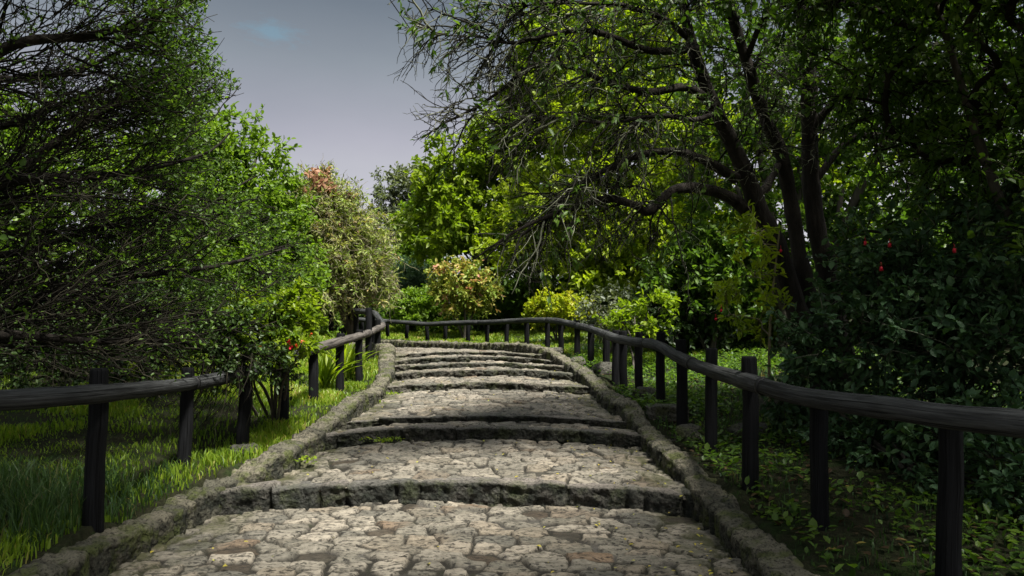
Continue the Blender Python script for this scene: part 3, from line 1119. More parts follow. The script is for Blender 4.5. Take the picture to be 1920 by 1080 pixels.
# ---- tangled tree leaning in from the left ------------------------------------
def left_tangle():
    tb = P(-190, 800, 6.4)
    root = empty('tangled_tree', (tb[0], tb[1], float(gh(tb[0], tb[1]))), 'big dark tangled tree of fine sweeping twigs leaning over the left handrail', 'tree')
    b0 = root.location
    trunk = np.array([[b0[0], b0[1], b0[2] - .1, .19], [b0[0] + .05, b0[1], b0[2] + .8, .16], [*P(-200, 420, 6.3), .13], [*P(-190, 200, 6.2), .11], [*P(-150, -20, 6), .09], [*P(-80, -250, 5.9), .06]])
    trunk = spline(trunk, 30)
    L = [limb([(-200, 560, 6.3, .07), (-60, 400, 6.3, .05), (120, 255, 6.6, .035), (280, 160, 7, .02), (380, 110, 7.2, .008)]),
         limb([(-198, 640, 6.3, .07), (0, 580, 6.2, .05), (200, 525, 6.5, .035), (400, 500, 7.2, .022), (540, 465, 8, .008)]),
         limb([(-200, 480, 6.3, .06), (0, 345, 6.0, .045), (200, 330, 6.3, .03), (380, 290, 7, .015), (430, 250, 7.2, .008)]),
         limb([(-198, 690, 6.3, .06), (-40, 630, 5.8, .045), (180, 640, 6.2, .03), (330, 640, 7, .02), (470, 660, 7.6, .008)]),
         limb([(-190, 260, 6.2, .06), (0, 95, 5.6, .045), (180, 65, 5.8, .03), (330, 20, 6.3, .015), (400, -20, 6.5, .008)]),
         limb([(-180, 150, 6.2, .055), (-40, 150, 6.4, .04), (150, 130, 6.8, .025), (310, 40, 7.2, .012), (390, -60, 7.4, .006)]),
         limb([(-195, 420, 6.3, .06), (-20, 480, 6.8, .04), (180, 430, 7.4, .03), (350, 400, 8, .02), (480, 330, 8.3, .008)]),
         limb([(-185, 200, 6.2, .055), (-20, 240, 6.6, .04), (150, 190, 7, .028), (300, 210, 7.6, .015), (420, 180, 7.8, .006)]),
         limb([(-198, 600, 6.3, .06), (30, 520, 7.2, .04), (220, 570, 7.6, .03), (380, 590, 8, .018), (500, 560, 8.3, .008)]),
         limb([(-150, -20, 6.0, .06), (0, -120, 5.4, .045), (180, -110, 5.4, .03), (330, -160, 5.8, .015), (400, -220, 6, .008)])]
    lim = np.array([[-600, 415], [0, 412], [90, 425], [150, 485], [190, 445], [250, 430], [300, 470], [400, 560], [480, 620], [560, 590], [640, 590], [700, 560], [760, 480], [830, 440], [1000, 400]])

    def inside(p, slack):
        x, y = px_of(p[:, -1])
        return x < np.interp(y, lim[:, 0], lim[:, 1]) + RNG.uniform(-45, slack, len(x))
    tm = MB()
    tubes(tm, trunk[:, :3], trunk[:, 3], 12, rnd=[.3], wob=.12)
    lm = tm
    LL = np.array(L)
    tubes(lm, LL[..., :3], LL[..., 3], 7, wob=.1)
    lm.build('trunk', M_BARK, root, smooth=True)
    l1 = sprout(LL[..., :3], 36, (.05, .97), (.7, 1.9), .75, .55, (.22, .10, .0), (.12, 0, .08), .11, 10)
    l1 = l1[inside(l1, 0)]
    l2 = sprout(l1, 9, (.1, .98), (.3, .9), .75, .65, (.10, .04, .0), (.05, 0, .05), .14, 7)
    l2 = l2[inside(l2, 8)]
    l3 = sprout(l2, 3, (.2, 1), (.12, .42), .8, .65, (.1, 0, .05), (0, 0, .1), .09, 5)
    l3 = l3[inside(l3, 12)]
    b = MB()
    tubes(b, l1, np.linspace(.011, .004, 10)[None] * np.ones((len(l1), 1)), 4)
    tubes(b, l2, np.linspace(.0055, .0025, 7)[None] * np.ones((len(l2), 1)), 3, caps=False)
    tubes(b, l3, np.linspace(.0034, .0016, 5)[None] * np.ones((len(l3), 1)), 3, caps=False)
    dr = []
    for i in range(26):
        a, c0 = RNG.uniform(380, 480), RNG.uniform(690, 715)
        e = np.array([a - RNG.uniform(10, 90), c0 + RNG.uniform(50, 125)])
        dd = RNG.uniform(6.7, 7.2)
        dr.append(spline([P(a, c0 - 40, dd + .2), P(a - 6, c0, dd + .05), P((a + e[0]) / 2 + 6, (c0 + e[1]) / 2, dd), P(e[0], e[1], dd - .05)], 10))
    dr = np.array(dr)
    tubes(b, dr, np.linspace(.006, .002, 10)[None] * np.ones((len(dr), 1)), 4)
    d2 = sprout(dr, 3, (.3, 1), (.1, .3), .8, .5, (-.1, 0, -.2), (0, 0, -.1), .1, 6)
    tubes(b, d2, np.linspace(.003, .0015, 6)[None] * np.ones((len(d2), 1)), 3, caps=False)
    b.build('twigs', M_TWIGD, root)
    # drooping dead ends below the rail
    c = MB()
    x, y = px_of(l3[:, -1])
    w = np.clip((x - np.interp(y, [0, 300, 600], [150, 240, 300])) / 140, 0.06, 1)
    pick = RNG.random(len(l3)) < w
    leaf_on(c, l3[pick], 8, (.1, 1), (.028, .055), .27, 'oval', .6, .8, .5)
    leaf_on(c, l3[~pick], 1, (.3, 1), (.028, .05), .25, 'lance', .6, .8, .5)
    SHADE_LOBES = [(np.array([-1.5, 3.0, 5.2]), np.array([1.2, 1.0, .5])), (np.array([-2.7, 3.1, 5.0]), np.array([1.2, 1.0, .6])), (np.array([-3.7, 2.6, 4.9]), np.array([1.3, 1.1, .7])), (np.array([-1.3, 2.1, 5.3]), np.array([1.2, .9, .5]))]  # unseen overhead leaf lobes, added to shade the near-left grass
    b2 = MB()
    hi, ax = crown_points([lobe(-120, -330, 5.2, 260, 170, 1.3), lobe(150, -420, 5.2, 240, 150, 1.2), lobe(-420, 0, 5.5, 260, 260, 1.3), lobe(-330, 420, 5, 200, 260, 1.0)], 12, .6)  # further unseen lobes above and left of view, added for the same shade
    hi2, ax2 = crown_points(SHADE_LOBES, 12, .6)
    tw = hi2[:, None] + ax2[:, None] * np.linspace(0, .5, 4)[None, :, None]
    leaf_on(c, tw, 16, (.1, 1), (.09, .16), .3, 'oval', .5, .9, .5)
    for hc, hr in SHADE_LOBES:
        tubes(b2, spline([trunk[18, :3], (trunk[24, :3] + hc) / 2 + [0, 0, .4], hc], 14), np.linspace(.06, .02, 14), 6)
    b2.build('bough', M_BARK, root, smooth=True)  # limbs added to carry the unseen shading leaves
    tw = hi[:, None] + ax[:, None] * np.linspace(0, .5, 4)[None, :, None]
    leaf_on(c, tw, 12, (.1, 1), (.05, .09), .3, 'oval', .5, .9, .5)
    c.build('foliage', G_MID, root)
    return len(l1), len(l2), len(l3)


print('left', left_tangle())


# ---- many stemmed tree on the right ------------------------------------------
def right_tree():
    bp = P(1560, 775, 9.1)
    root = empty('branching_tree', (bp[0], bp[1], float(gh(bp[0], bp[1])) - .05), 'old tree with three dark leaning trunks and arching twiggy boughs over the right handrail', 'tree')
    T = [limb([(1548, 790, 9, .24), (1516, 650, 9, .18), (1482, 545, 9, .15), (1450, 450, 8.9, .14), (1415, 370, 8.8, .13), (1388, 300, 8.7, .115), (1350, 215, 8.5, .10), (1310, 120, 8.2, .085), (1285, 20, 8, .07), (1270, -120, 7.8, .045)], 44),
         limb([(1600, 785, 9.2, .22), (1568, 610, 9.2, .17), (1545, 480, 9.2, .145), (1528, 400, 9.2, .135), (1520, 300, 9.2, .125), (1518, 180, 9, .115), (1510, 80, 8.8, .10), (1500, -40, 8.6, .09), (1490, -220, 8, .06)], 44),
         limb([(1548, 640, 9.1, .15), (1512, 530, 9.1, .125), (1495, 450, 9.1, .115), (1480, 360, 9.1, .105), (1465, 290, 9, .10), (1435, 215, 8.8, .09), (1400, 110, 8.5, .08), (1370, 10, 8.3, .065), (1350, -120, 8, .045)], 40)]
    B = [limb([(1400, 395, 8.8, .09), (1360, 365, 8.6, .078), (1300, 352, 8.3, .07), (1255, 362, 8, .06), (1215, 398, 7.8, .055), (1190, 385, 7.7, .05), (1140, 370, 7.5, .042), (1090, 385, 7.3, .032), (1040, 405, 7.1, .023), (960, 440, 6.9, .014), (890, 485, 6.8, .006)], 40),
         limb([(1380, 335, 8.7, .075), (1330, 305, 8.4, .06), (1270, 285, 8.1, .05), (1200, 290, 7.8, .04), (1130, 325, 7.5, .028), (1070, 360, 7.3, .018), (1020, 410, 7.2, .008)], 30),
         limb([(1345, 205, 8.5, .09), (1290, 165, 8, .075), (1220, 172, 7.6, .06), (1150, 155, 7.2, .045), (1090, 135, 6.9, .038), (1030, 125, 6.7, .033), (985, 132, 6.6, .028), (940, 170, 6.5, .022), (890, 205, 6.4, .017), (850, 225, 6.3, .012), (790, 262, 6.3, .005)], 40),
         limb([(1305, 90, 8, .075), (1220, 95, 7.4, .06), (1130, 62, 7, .046), (1040, 65, 6.6, .032), (960, 80, 6.4, .02), (900, 68, 6.3, .012), (840, 66, 6.2, .008), (790, 50, 6.2, .006), (752, 28, 6.2, .004)], 34),
         limb([(1516, 250, 9.1, .09), (1580, 180, 8.8, .07), (1680, 150, 8.3, .055), (1800, 140, 7.8, .04), (1930, 110, 7.2, .02)], 26),
         limb([(1524, 345, 9.2, .08), (1600, 260, 9, .06), (1720, 260, 8.6, .045), (1850, 290, 8.2, .03), (1960, 300, 7.8, .015)], 26),
         limb([(1506, 60, 8.8, .09), (1620, -20, 8.2, .06), (1780, -60, 7.5, .045), (1950, -60, 7, .02)], 24),
         limb([(1380, 35, 8.3, .07), (1300, -60, 7.2, .055), (1200, -130, 6.2, .04), (1050, -170, 5.4, .02)], 24),
         limb([(1402, 385, 8.8, .08), (1440, 345, 8.95, .07), (1466, 300, 9, .06)], 10),
         limb([(1400, 110, 8.5, .06), (1440, 20, 8, .045), (1540, -60, 7.2, .03), (1650, -150, 6.4, .015)], 20),
         limb([(1300, 80, 8.2, .06), (1235, 30, 7.6, .045), (1150, 10, 7, .03), (1040, 5, 6.5, .018), (930, 20, 6.2, .007)], 26),
         limb([(1350, 210, 8.5, .06), (1300, 225, 8, .045), (1240, 215, 7.4, .035), (1170, 230, 7, .025), (1090, 225, 6.7, .015), (1000, 215, 6.5, .006)], 26)]
    mb = MB()
    for t in T:
        mb2 = MB()
        q = t.copy()
        q[:, :3] += (fbm(np.stack([np.linspace(0, 5, len(q)) + 3 * q[0, 0], 0 * q[:, 0], 0 * q[:, 0]], -1), 2, 3) * .03)[:, None]
        tubes(mb2, q[:, :3], q[:, 3] * .86, 16, rnd=[.4], wob=.22)
        mb2.build('trunk', M_BARK, root, smooth=True)
    for t in B:
        q = resample(t, max(16, len(t)))
        nz = np.stack([fbm(np.stack([np.linspace(0, 6, len(q)) + 3 * a + t[0, 2], 0 * q[:, 0], 0 * q[:, 0]], -1), 2, 3 + a) for a in range(3)], -1)
        q[:, :3] += nz * .035 * np.linspace(0, 1, len(q))[:, None]
        tubes(mb, q[:, :3], q[:, 3] * (.92 if t is B[0] or t is B[1] else .66), 8, rnd=[.4], wob=.15)
    mb.build('limbs', M_BARK, root, smooth=True)
    LL = np.array([resample(t, 24)[:, :3] for t in T + B if len(t) > 12])
    wts = [resample(t, 24)[:, :3] for t in B if len(t) > 12]
    l1a = sprout(np.array(wts), 30, (.18, 1), (.45, 1.3), .65, .6, (-.12, -.05, .02), (0, 0, -.22), .10, 9)
    l1b = sprout(np.array([resample(t, 24)[:, :3] for t in T]), 40, (.5, 1), (.6, 1.4), .5, .7, (0, -.2, -.05), (0, 0, -.3), .10, 9)
    l1 = np.concatenate([l1a, l1b])
    lim = np.array([[-900, 700], [0, 730], [60, 745], [100, 760], [150, 735], [260, 770], [300, 820], [380, 850], [520, 900], [560, 980], [620, 1100], [700, 1300], [800, 1500]])

    def inside(p, slack):
        x, y = px_of(p[:, -1])
        return (x > np.interp(y, lim[:, 0], lim[:, 1]) - slack) & (y < 640)
    l1 = l1[inside(l1, 10)]
    l2 = sprout(l1, 8, (.15, 1), (.22, .7), .75, .65, (0, 0, -.02), (0, 0, -.12), .13, 7)
    l2 = l2[inside(l2, 10)]
    l3 = sprout(l2, 2, (.3, 1), (.10, .3), .7, .8, (0, 0, .0), (0, 0, -.05), .13, 5)
    l3 = l3[inside(l3, 14)]
    b = MB()
    tubes(b, l1, np.linspace(.012, .0045, 9)[None] * np.ones((len(l1), 1)), 4)
    tubes(b, l2, np.linspace(.0062, .0026, 7)[None] * np.ones((len(l2), 1)), 3, caps=False)
    tubes(b, l3, np.linspace(.0038, .0018, 5)[None] * np.ones((len(l3), 1)), 3, caps=False)
    b.build('twigs', M_TWIGL, root)
    c = MB()
    x, y = px_of(l2[:, -1])
    pr = np.where(x < 1010, np.where(y > 85, .10, .45), np.where(y < 200, .5, .22))
    pk = RNG.random(len(l2)) < pr
    leaf_on(c, l2[pk], 8, (.35, 1), (.05, .11), .2, 'lance', .8, .7, .5, (0, 0, -.2))
    c.build('foliage', G_MID, root)
    return len(l1), len(l2), len(l3)


print('right', right_tree())

# ---- left side plants ----------------------------------------------------------
plant('leafy_tree', 'bright green small-leaved tree rising beyond the dark tangled tree on the left', 'tree', None, (440, 690, 12.5),
      [lobe(480, 315, 12.5, 60, 65, .8), lobe(430, 400, 12.5, 110, 100, 1.1), lobe(525, 425, 12.8, 62, 85, .8), lobe(465, 520, 12.3, 130, 90, 1.1), lobe(390, 270, 12.2, 70, 60, .8), lobe(572, 505, 13.3, 34, 50, .45)],
      16, 9, (.07, .12), G_BRIGHT, .27, 'oval', (.15, .42), trunk_r=.07, stems=3, edge=.5, seed=1)
plant('leafy_tree', 'taller mid-green tree half hidden behind the sweeping dark twigs at far left', 'tree', None, (60, 720, 13.5),
      [lobe(80, 300, 13.5, 150, 110, 1.3), lobe(230, 380, 13, 150, 120, 1.3), lobe(-80, 420, 13, 160, 150, 1.3), lobe(320, 250, 13.5, 90, 90, 1), lobe(140, 520, 13, 220, 110, 1.4), lobe(-60, 220, 14, 110, 80, 1)],
      8, 9, (.09, .15), G_BRIGHT, .3, 'oval', (.2, .5), trunk_r=.11, stems=3, edge=.5, seed=2)
plant('thicket_shrub', 'dark bushy undergrowth beneath the tangled tree behind the left handrail', 'shrub', None, (150, 760, 9.5),
      [lobe(120, 620, 9.5, 170, 90, .8), lobe(-90, 600, 9, 160, 110, .8), lobe(320, 590, 10, 120, 80, .8), lobe(240, 660, 9.5, 120, 50, .6), lobe(60, 695, 8.6, 200, 42, .6), lobe(300, 690, 9, 130, 40, .5), lobe(-150, 700, 8, 160, 60, .6)],
      12, 7, (.05, .09), G_DARK, .3, 'oval', (.15, .4), trunk_r=.03, stems=5, seed=3)
root, pts, tw = plant('lichen_shrub', 'pale tangled lichen-covered shrub with coral flower heads beyond the left handrail', 'shrub', None, (655, 625, 17.2),
                      [lobe(640, 420, 17, 62, 70, .9), lobe(610, 375, 17, 38, 48, .6), lobe(655, 500, 16.8, 68, 70, .9), lobe(690, 470, 17.2, 38, 60, .7), lobe(600, 520, 16.5, 50, 60, .6), lobe(588, 430, 16.6, 40, 60, .6), lobe(604, 348, 17, 26, 26, .4), lobe(700, 520, 17, 34, 50, .6), lobe(570, 400, 16.8, 30, 50, .5)],
                      20, 9, (.08, .15), G_OLIVE, .16, 'lance', (.2, .5), twigm=M_TWIGP, bark=M_BARKG, trunk_r=.05, stems=4, seed=4, spread=1.2, tip=.009)
tp = pts[(px_of(pts)[1] < 470) & (pts[:, 1] < 17.1)]
blossoms(root, tp[np.argsort(tp[:, 2])[::-1][:78:3]] + [.05, -.35, .12], M_CORAL, (.09, .15), 9)
lx = MB()
tt = sprout(tw[::2], 3, (.2, 1), (.2, .5), .4, 1, (0, -.2, 0), (0, 0, -.2), .2, 6)
tubes(lx, tt, np.linspace(.006, .003, 6)[None] * np.ones((len(tt), 1)), 3, caps=False)
lx.build('lichen_twigs', M_TWIGP, root)
root, pts, tw = plant('flowering_shrub', 'glossy light-green rosette shrub with red and orange flowers spilling over the left handrail', 'shrub', None, (520, 800, 8.4),
                      [lobe(548, 602, 7.5, 46, 44, .3), lobe(500, 618, 7.4, 48, 38, .3), lobe(562, 565, 7.6, 30, 34, .25), lobe(470, 590, 7.5, 40, 36, .3), lobe(548, 650, 7.3, 34, 24, .2)],
                      40, 11, (.055, .10), G_FRESH, .2, 'oval', (.05, .16), trunk_r=.018, stems=5, seed=5, follow=.35, spread=.8)
for q, m_ in (((541, 641, 7.1), M_RED), ((545, 652, 7.1), M_RED), ((556, 649, 7.1), M_ORANGE), ((583, 626, 7.3), M_ORANGE), ((568, 640, 7.1), M_ORANGE), ((489, 652, 6.95), M_ORANGE)):
    blossoms(root, [P(*q)], m_, (.018, .032), 7)
plant('overhanging_shrub', 'dark small-leaved branch mass drooping in front of the left handrail', 'shrub', None, (500, 820, 8.6),
      [lobe(500, 662, 7.6, 62, 30, .3), lobe(450, 650, 7.5, 60, 34, .3), lobe(530, 682, 7.8, 34, 30, .25), lobe(395, 640, 7.6, 60, 40, .3), lobe(525, 684, 7.0, 40, 24, .2), lobe(470, 676, 7.0, 46, 28, .2), lobe(430, 620, 7.0, 50, 34, .25)],
      34, 7, (.035, .06), G_DARK, .28, 'oval', (.1, .24), trunk_r=.02, stems=4, seed=6)


def strappy(label, px, py, d, n, ln, seed, mat=G_FRESH, grp='strap-leaved clumps behind the left handrail'):
    p = P(px, py, d)
    z = float(gh(p[0], p[1]))
    root = empty('strap_leaf_plant', (p[0], p[1], z), label, 'plant', grp)
    mb = MB()
    for i in range(n):
        a = RNG.uniform(0, 2 * pi)
        L = RNG.uniform(.6, 1) * ln
        w = .022 * RNG.uniform(.7, 1.2)
        t = np.linspace(0, 1, 7)
        out = np.array([cos(a), sin(a), 0])
        lean = RNG.uniform(.25, .8)
        pts = np.array([p[0], p[1], z]) + RNG.normal(size=3) * [.06, .06, 0] + out * (lean * L * t ** 1.6)[:, None] + np.array([0, 0, 1]) * (L * (t - .45 * lean * t ** 2.5))[:, None]
        sd = np.array([-sin(a), cos(a), 0]) * w
        wv = (np.sin(pi * np.clip(t * .9 + .1, 0, 1)) ** .6)[:, None]
        V = np.stack([pts - sd * wv, pts + [0, 0, -.006], pts + sd * wv], 1)
        mb.add(V, grid_faces(7, 3), rnd=RNG.random())
    mb.build('leaves', mat, root)
    return root


strappy('clump of upright strap leaves nearest the pale weathered handrail section on the left', 608, 690, 10.2, 46, .75, 1)
strappy('clump of strap leaves between the second and third posts of the pale handrail section', 650, 668, 11.6, 46, .75, 2)
strappy('small strap-leaved clump on the bank behind the corner of the left fence', 640, 640, 13.2, 40, .7, 3)

# ---- middle distance ------------------------------------------------------------
plant('grey_tree', 'distant grey-green airy tree against the sky at the end of the path', 'tree', None, (745, 620, 42),
      [lobe(745, 375, 42, 42, 55, 1.6), lobe(775, 350, 42, 45, 38, 1.6), lobe(720, 430, 42, 40, 40, 1.5), lobe(790, 420, 42, 50, 60, 1.6), lobe(740, 470, 41, 30, 45, 1.2)],
      2.4, 9, (.16, .30), G_GREY, .28, 'lance', (.4, 1.0), trunk_r=.2, stems=3, edge=.6, seed=7, tip=.012)
plant('broadleaf_tree', 'bright large-leaved tree spreading left from behind the arching boughs', 'tree', None, (985, 635, 28),
      [lobe(850, 330, 26, 72, 60, 1.2), lobe(930, 262, 26, 60, 60, 1.2), lobe(830, 420, 26, 85, 60, 1.3), lobe(950, 350, 27.2, 120, 110, 1.6), lobe(1005, 160, 26.6, 65, 70, 1.2), lobe(920, 445, 28, 110, 55, 1.2), lobe(1050, 240, 27.2, 100, 120, 1.5), lobe(1030, 60, 26, 60, 60, 1.1)],
      5, 11, (.15, .29), G_FRESH, .25, 'oval', (.25, .65), bark=M_BARK, trunk_r=.07, stems=4, edge=.5, seed=8, up=.4, leafbias=(0, 0, -.25))
plant('backlit_tree', 'yellow-green sunlit tree filling the space under the arching boughs', 'tree', None, (1180, 655, 23),
      [lobe(1130, 180, 22.5, 110, 130, 1.4), lobe(1240, 250, 22, 120, 130, 1.4), lobe(1120, 380, 22.5, 120, 90, 1.4), lobe(1250, 420, 21.5, 110, 90, 1.2), lobe(1060, 440, 25.5, 110, 60, 1.0), lobe(970, 465, 24, 80, 34, .9), lobe(1075, 500, 23, 80, 32, .8), lobe(1190, 460, 22, 90, 50, .9), lobe(1010, 390, 24, 90, 60, 1), lobe(1180, 500, 22, 110, 45, 1.1), lobe(1200, 50, 22.5, 140, 90, 1.4)],
      6.5, 10, (.14, .25), G_LIME, .25, 'oval', (.25, .6), bark=M_BARK, trunk_r=.07, stems=4, edge=.5, seed=9, up=.4, leafbias=(0, 0, -.25))
plant('shade_tree', 'dark green tree behind the three leaning trunks on the right', 'tree', None, (1480, 720, 14.5),
      [lobe(1400, 120, 14, 130, 130, 1.3), lobe(1560, 160, 14, 140, 150, 1.3), lobe(1380, 330, 14.5, 110, 120, 1.2), lobe(1600, 350, 14, 130, 120, 1.2), lobe(1720, 100, 13.5, 150, 140, 1.3), lobe(1860, 220, 13, 140, 170, 1.3), lobe(1760, 350, 13.5, 150, 120, 1.2), lobe(1450, 470, 14.5, 130, 80, 1.2)],
      4.5, 9, (.10, .18), G_MID, .27, 'oval', (.2, .55), trunk_r=.13, stems=5, edge=.5, seed=10)
root, pts, tw = plant('pink_shrub', 'shrub with pink and salmon new leaves above the far handrail', 'shrub', None, (870, 645, 22.6),
                      [lobe(862, 520, 22.6, 40, 28, .8), lobe(893, 546, 22.6, 36, 30, .8), lobe(848, 552, 22.6, 30, 26, .7)],
                      14, 10, (.10, .17), G_PINK, .26, 'oval', (.2, .5), trunk_r=.05, stems=4, seed=11)
plant('round_shrub', 'rounded mid-green shrub behind the far handrail, left of the pink shrub', 'shrub', None, (790, 640, 24.5),
      [lobe(795, 578, 24.5, 56, 36, 1), lobe(765, 590, 24.5, 40, 30, .8), lobe(825, 590, 24.5, 36, 30, .8)],
      18, 9, (.08, .15), G_BRIGHT, .28, 'oval', (.15, .35), trunk_r=.05, stems=4, seed=12)
plant('conifer_shrub', 'low blue-green feathery conifer at the far left end of the handrail', 'shrub', None, (720, 632, 28),
      [lobe(722, 570, 28, 36, 40, .9), lobe(745, 545, 28.5, 34, 40, .9), lobe(700, 590, 27.5, 26, 25, .6), lobe(765, 520, 29, 28, 34, .8)],
      20, 12, (.12, .22), G_BLUE, .1, 'lance', (.25, .5), trunk_r=.07, stems=3, seed=13)
plant('yellow_shrub', 'vivid yellow-green dome-shaped shrub with orange tips behind the handrail bend', 'shrub', None, (1045, 652, 18.7),
      [lobe(1045, 576, 18.7, 54, 27, .6), lobe(1015, 587, 18.9, 30, 24, .4), lobe(1080, 587, 18.3, 32, 26, .45)],
      30, 12, (.06, .11), G_YELLOW, .3, 'oval', (.08, .2), trunk_r=.03, stems=5, seed=14)
plant('grey_shrub', 'dull grey-green shrub just right of the vivid yellow-green one', 'shrub', None, (1140, 680, 15),
      [lobe(1130, 587, 15, 42, 38, .7), lobe(1165, 575, 15, 40, 36, .7)],
      8, 9, (.07, .12), G_GREY, .26, 'oval', (.15, .35), trunk_r=.03, stems=4, seed=15)
plant('fresh_shrub', 'fresh green shrub with bright leaf sprays behind the right handrail dip', 'shrub', None, (1195, 690, 13),
      [lobe(1190, 600, 13.4, 40, 24, .4), lobe(1230, 580, 13.4, 36, 28, .4), lobe(1165, 610, 13.4, 25, 20, .3)],
      10, 8, (.08, .15), G_FRESH, .26, 'oval', (.15, .35), trunk_r=.025, stems=4, seed=16)
plant('sapling', 'slender sapling with sunlit leaves and a bare orange-brown stem behind the right fence', 'sapling', None, (1440, 720, 8.4),
      [lobe(1425, 430, 8.4, 45, 30, .3), lobe(1400, 520, 8.4, 38, 28, .3), lobe(1440, 590, 8.3, 40, 26, .25), lobe(1370, 570, 8.5, 30, 24, .25)],
      12, 7, (.07, .12), G_LIME, .22, 'oval', (.12, .3), twigm=M_TWIGP, bark=M_TWIGP, trunk_r=.022, stems=1, seed=17)
plant('soft_tree', 'soft light green tree between the grey-green tree and the large-leaved tree', 'tree', None, (800, 630, 34),
      [lobe(800, 440, 34, 60, 60, 1.5), lobe(770, 500, 34, 60, 45, 1.3), lobe(830, 380, 34.5, 45, 50, 1.3)],
      4, 10, (.16, .28), G_BRIGHT, .28, 'oval', (.3, .7), trunk_r=.1, stems=3, seed=41)
plant('backlit_tree', 'lime-green leafy tree seen between the arching boughs and the three trunks', 'tree', None, (1340, 665, 16.5),
      [lobe(1330, 250, 16.5, 70, 80, .8), lobe(1340, 420, 16.5, 70, 60, .8), lobe(1290, 340, 16.8, 70, 60, .7), lobe(1420, 480, 16.5, 60, 60, .7), lobe(1560, 330, 16.8, 90, 110, .9), lobe(1440, 250, 16.8, 80, 90, .8)],
      8, 10, (.10, .19), G_LIME, .26, 'oval', (.2, .5), bark=M_BARK, trunk_r=.05, stems=5, seed=42)
# hedge-like understorey behind the fence
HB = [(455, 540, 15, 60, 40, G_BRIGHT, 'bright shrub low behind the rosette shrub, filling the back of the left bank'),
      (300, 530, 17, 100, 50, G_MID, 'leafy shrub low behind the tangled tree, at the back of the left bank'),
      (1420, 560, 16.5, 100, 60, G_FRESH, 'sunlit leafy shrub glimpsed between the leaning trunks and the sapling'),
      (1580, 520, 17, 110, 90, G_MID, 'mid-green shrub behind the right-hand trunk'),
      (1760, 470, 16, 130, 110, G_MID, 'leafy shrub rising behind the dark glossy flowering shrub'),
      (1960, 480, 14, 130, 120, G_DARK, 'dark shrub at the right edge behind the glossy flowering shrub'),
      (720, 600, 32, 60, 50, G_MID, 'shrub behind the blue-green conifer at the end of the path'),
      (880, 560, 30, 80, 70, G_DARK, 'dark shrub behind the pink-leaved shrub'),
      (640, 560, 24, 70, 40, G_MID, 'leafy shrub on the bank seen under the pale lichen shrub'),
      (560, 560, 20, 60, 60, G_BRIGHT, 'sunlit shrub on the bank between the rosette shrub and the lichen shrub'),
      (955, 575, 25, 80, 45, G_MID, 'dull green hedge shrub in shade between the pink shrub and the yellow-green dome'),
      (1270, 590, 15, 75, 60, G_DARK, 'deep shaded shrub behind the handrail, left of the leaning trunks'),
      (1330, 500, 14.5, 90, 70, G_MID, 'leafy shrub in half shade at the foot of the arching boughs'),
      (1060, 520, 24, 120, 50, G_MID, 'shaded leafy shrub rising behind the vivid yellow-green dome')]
for i, (a, b, d, rx, ry, mt, lab) in enumerate(HB):
    plant('understorey_shrub', lab, 'shrub', 'shaded understorey shrubs beyond the fence', (a, 660, d), [lobe(a, b, d, rx, ry, 1.0), lobe(a + rx * .6, b + 10, d, rx * .7, ry * .8, .8), lobe(a - rx * .6, b + 14, d, rx * .7, ry * .8, .8), lobe(a, b + ry * .8, d, rx * 1.1, ry * .6, .8)],
          9, 8, (.09, .17), mt, .28, 'oval', (.2, .5), trunk_r=.04, stems=4, seed=20 + i)

# ---- right side, in shade --------------------------------------------------------
plant('canopy_tree', 'dense dark tree hanging over the top right corner', 'tree', None, (2080, 900, 6.8),
      [lobe(1800, 80, 7.4, 170, 130, .9), lobe(1940, 250, 6.8, 150, 150, .9), lobe(1690, -60, 7, 180, 110, .9), lobe(1900, -80, 6.2, 220, 140, 1), lobe(2050, 100, 6, 200, 200, 1), lobe(1700, 220, 8, 100, 90, .7), lobe(1880, 380, 7.3, 100, 70, .6), lobe(1560, -40, 6.8, 120, 80, .8), lobe(1400, -110, 6.2, 150, 90, .8), lobe(1750, -330, 5.6, 260, 180, 1.1), lobe(2050, -350, 5.2, 280, 200, 1.1), lobe(1620, 130, 7.4, 110, 110, .6), lobe(1780, 300, 7.6, 120, 90, .6), lobe(2200, 300, 5, 260, 260, 1), (np.array([2.4, 1.7, 5.6]), np.array([1.6, 1.2, .6])), (np.array([3.9, 3.4, 5.2]), np.array([1.4, 1.4, .8])), (np.array([.7, .9, 6.0]), np.array([1.2, .9, .45])), (np.array([4.8, 1.4, 5.0]), np.array([1.5, 1.3, .8])), (np.array([5.6, 3.6, 4.8]), np.array([1.5, 1.3, .9])), (np.array([6.0, 5.4, 5.0]), np.array([1.4, 1.3, .9])), (np.array([3.4, 2.6, 5.3]), np.array([1.2, 1.1, .6]))],  # lobes above and behind the view are added to shade path and verge
      13, 8, (.05, .10), G_MID, .28, 'oval', (.2, .5), trunk_r=.07, stems=4, edge=.6, seed=30, tip=.006)
root, pts, tw = plant('fuchsia_shrub', 'large dark glossy shrub hung with small red flowers at the right', 'shrub', None, (1760, 900, 7.4),
                      [lobe(1690, 520, 7.2, 130, 90, .6), lobe(1830, 520, 6.8, 150, 110, .7), lobe(1620, 630, 7.0, 110, 90, .5), lobe(1780, 640, 6.6, 160, 90, .6), lobe(1920, 600, 6.2, 130, 150, .7), lobe(1520, 660, 7.3, 70, 60, .4), lobe(1900, 420, 7.2, 90, 70, .5)],
                      20, 10, (.04, .11), G_GLOSS, .3, 'oval', (.15, .5), trunk_r=.04, stems=7, seed=31, rough=.65, edge=.6, twigm=M_TWIGL)


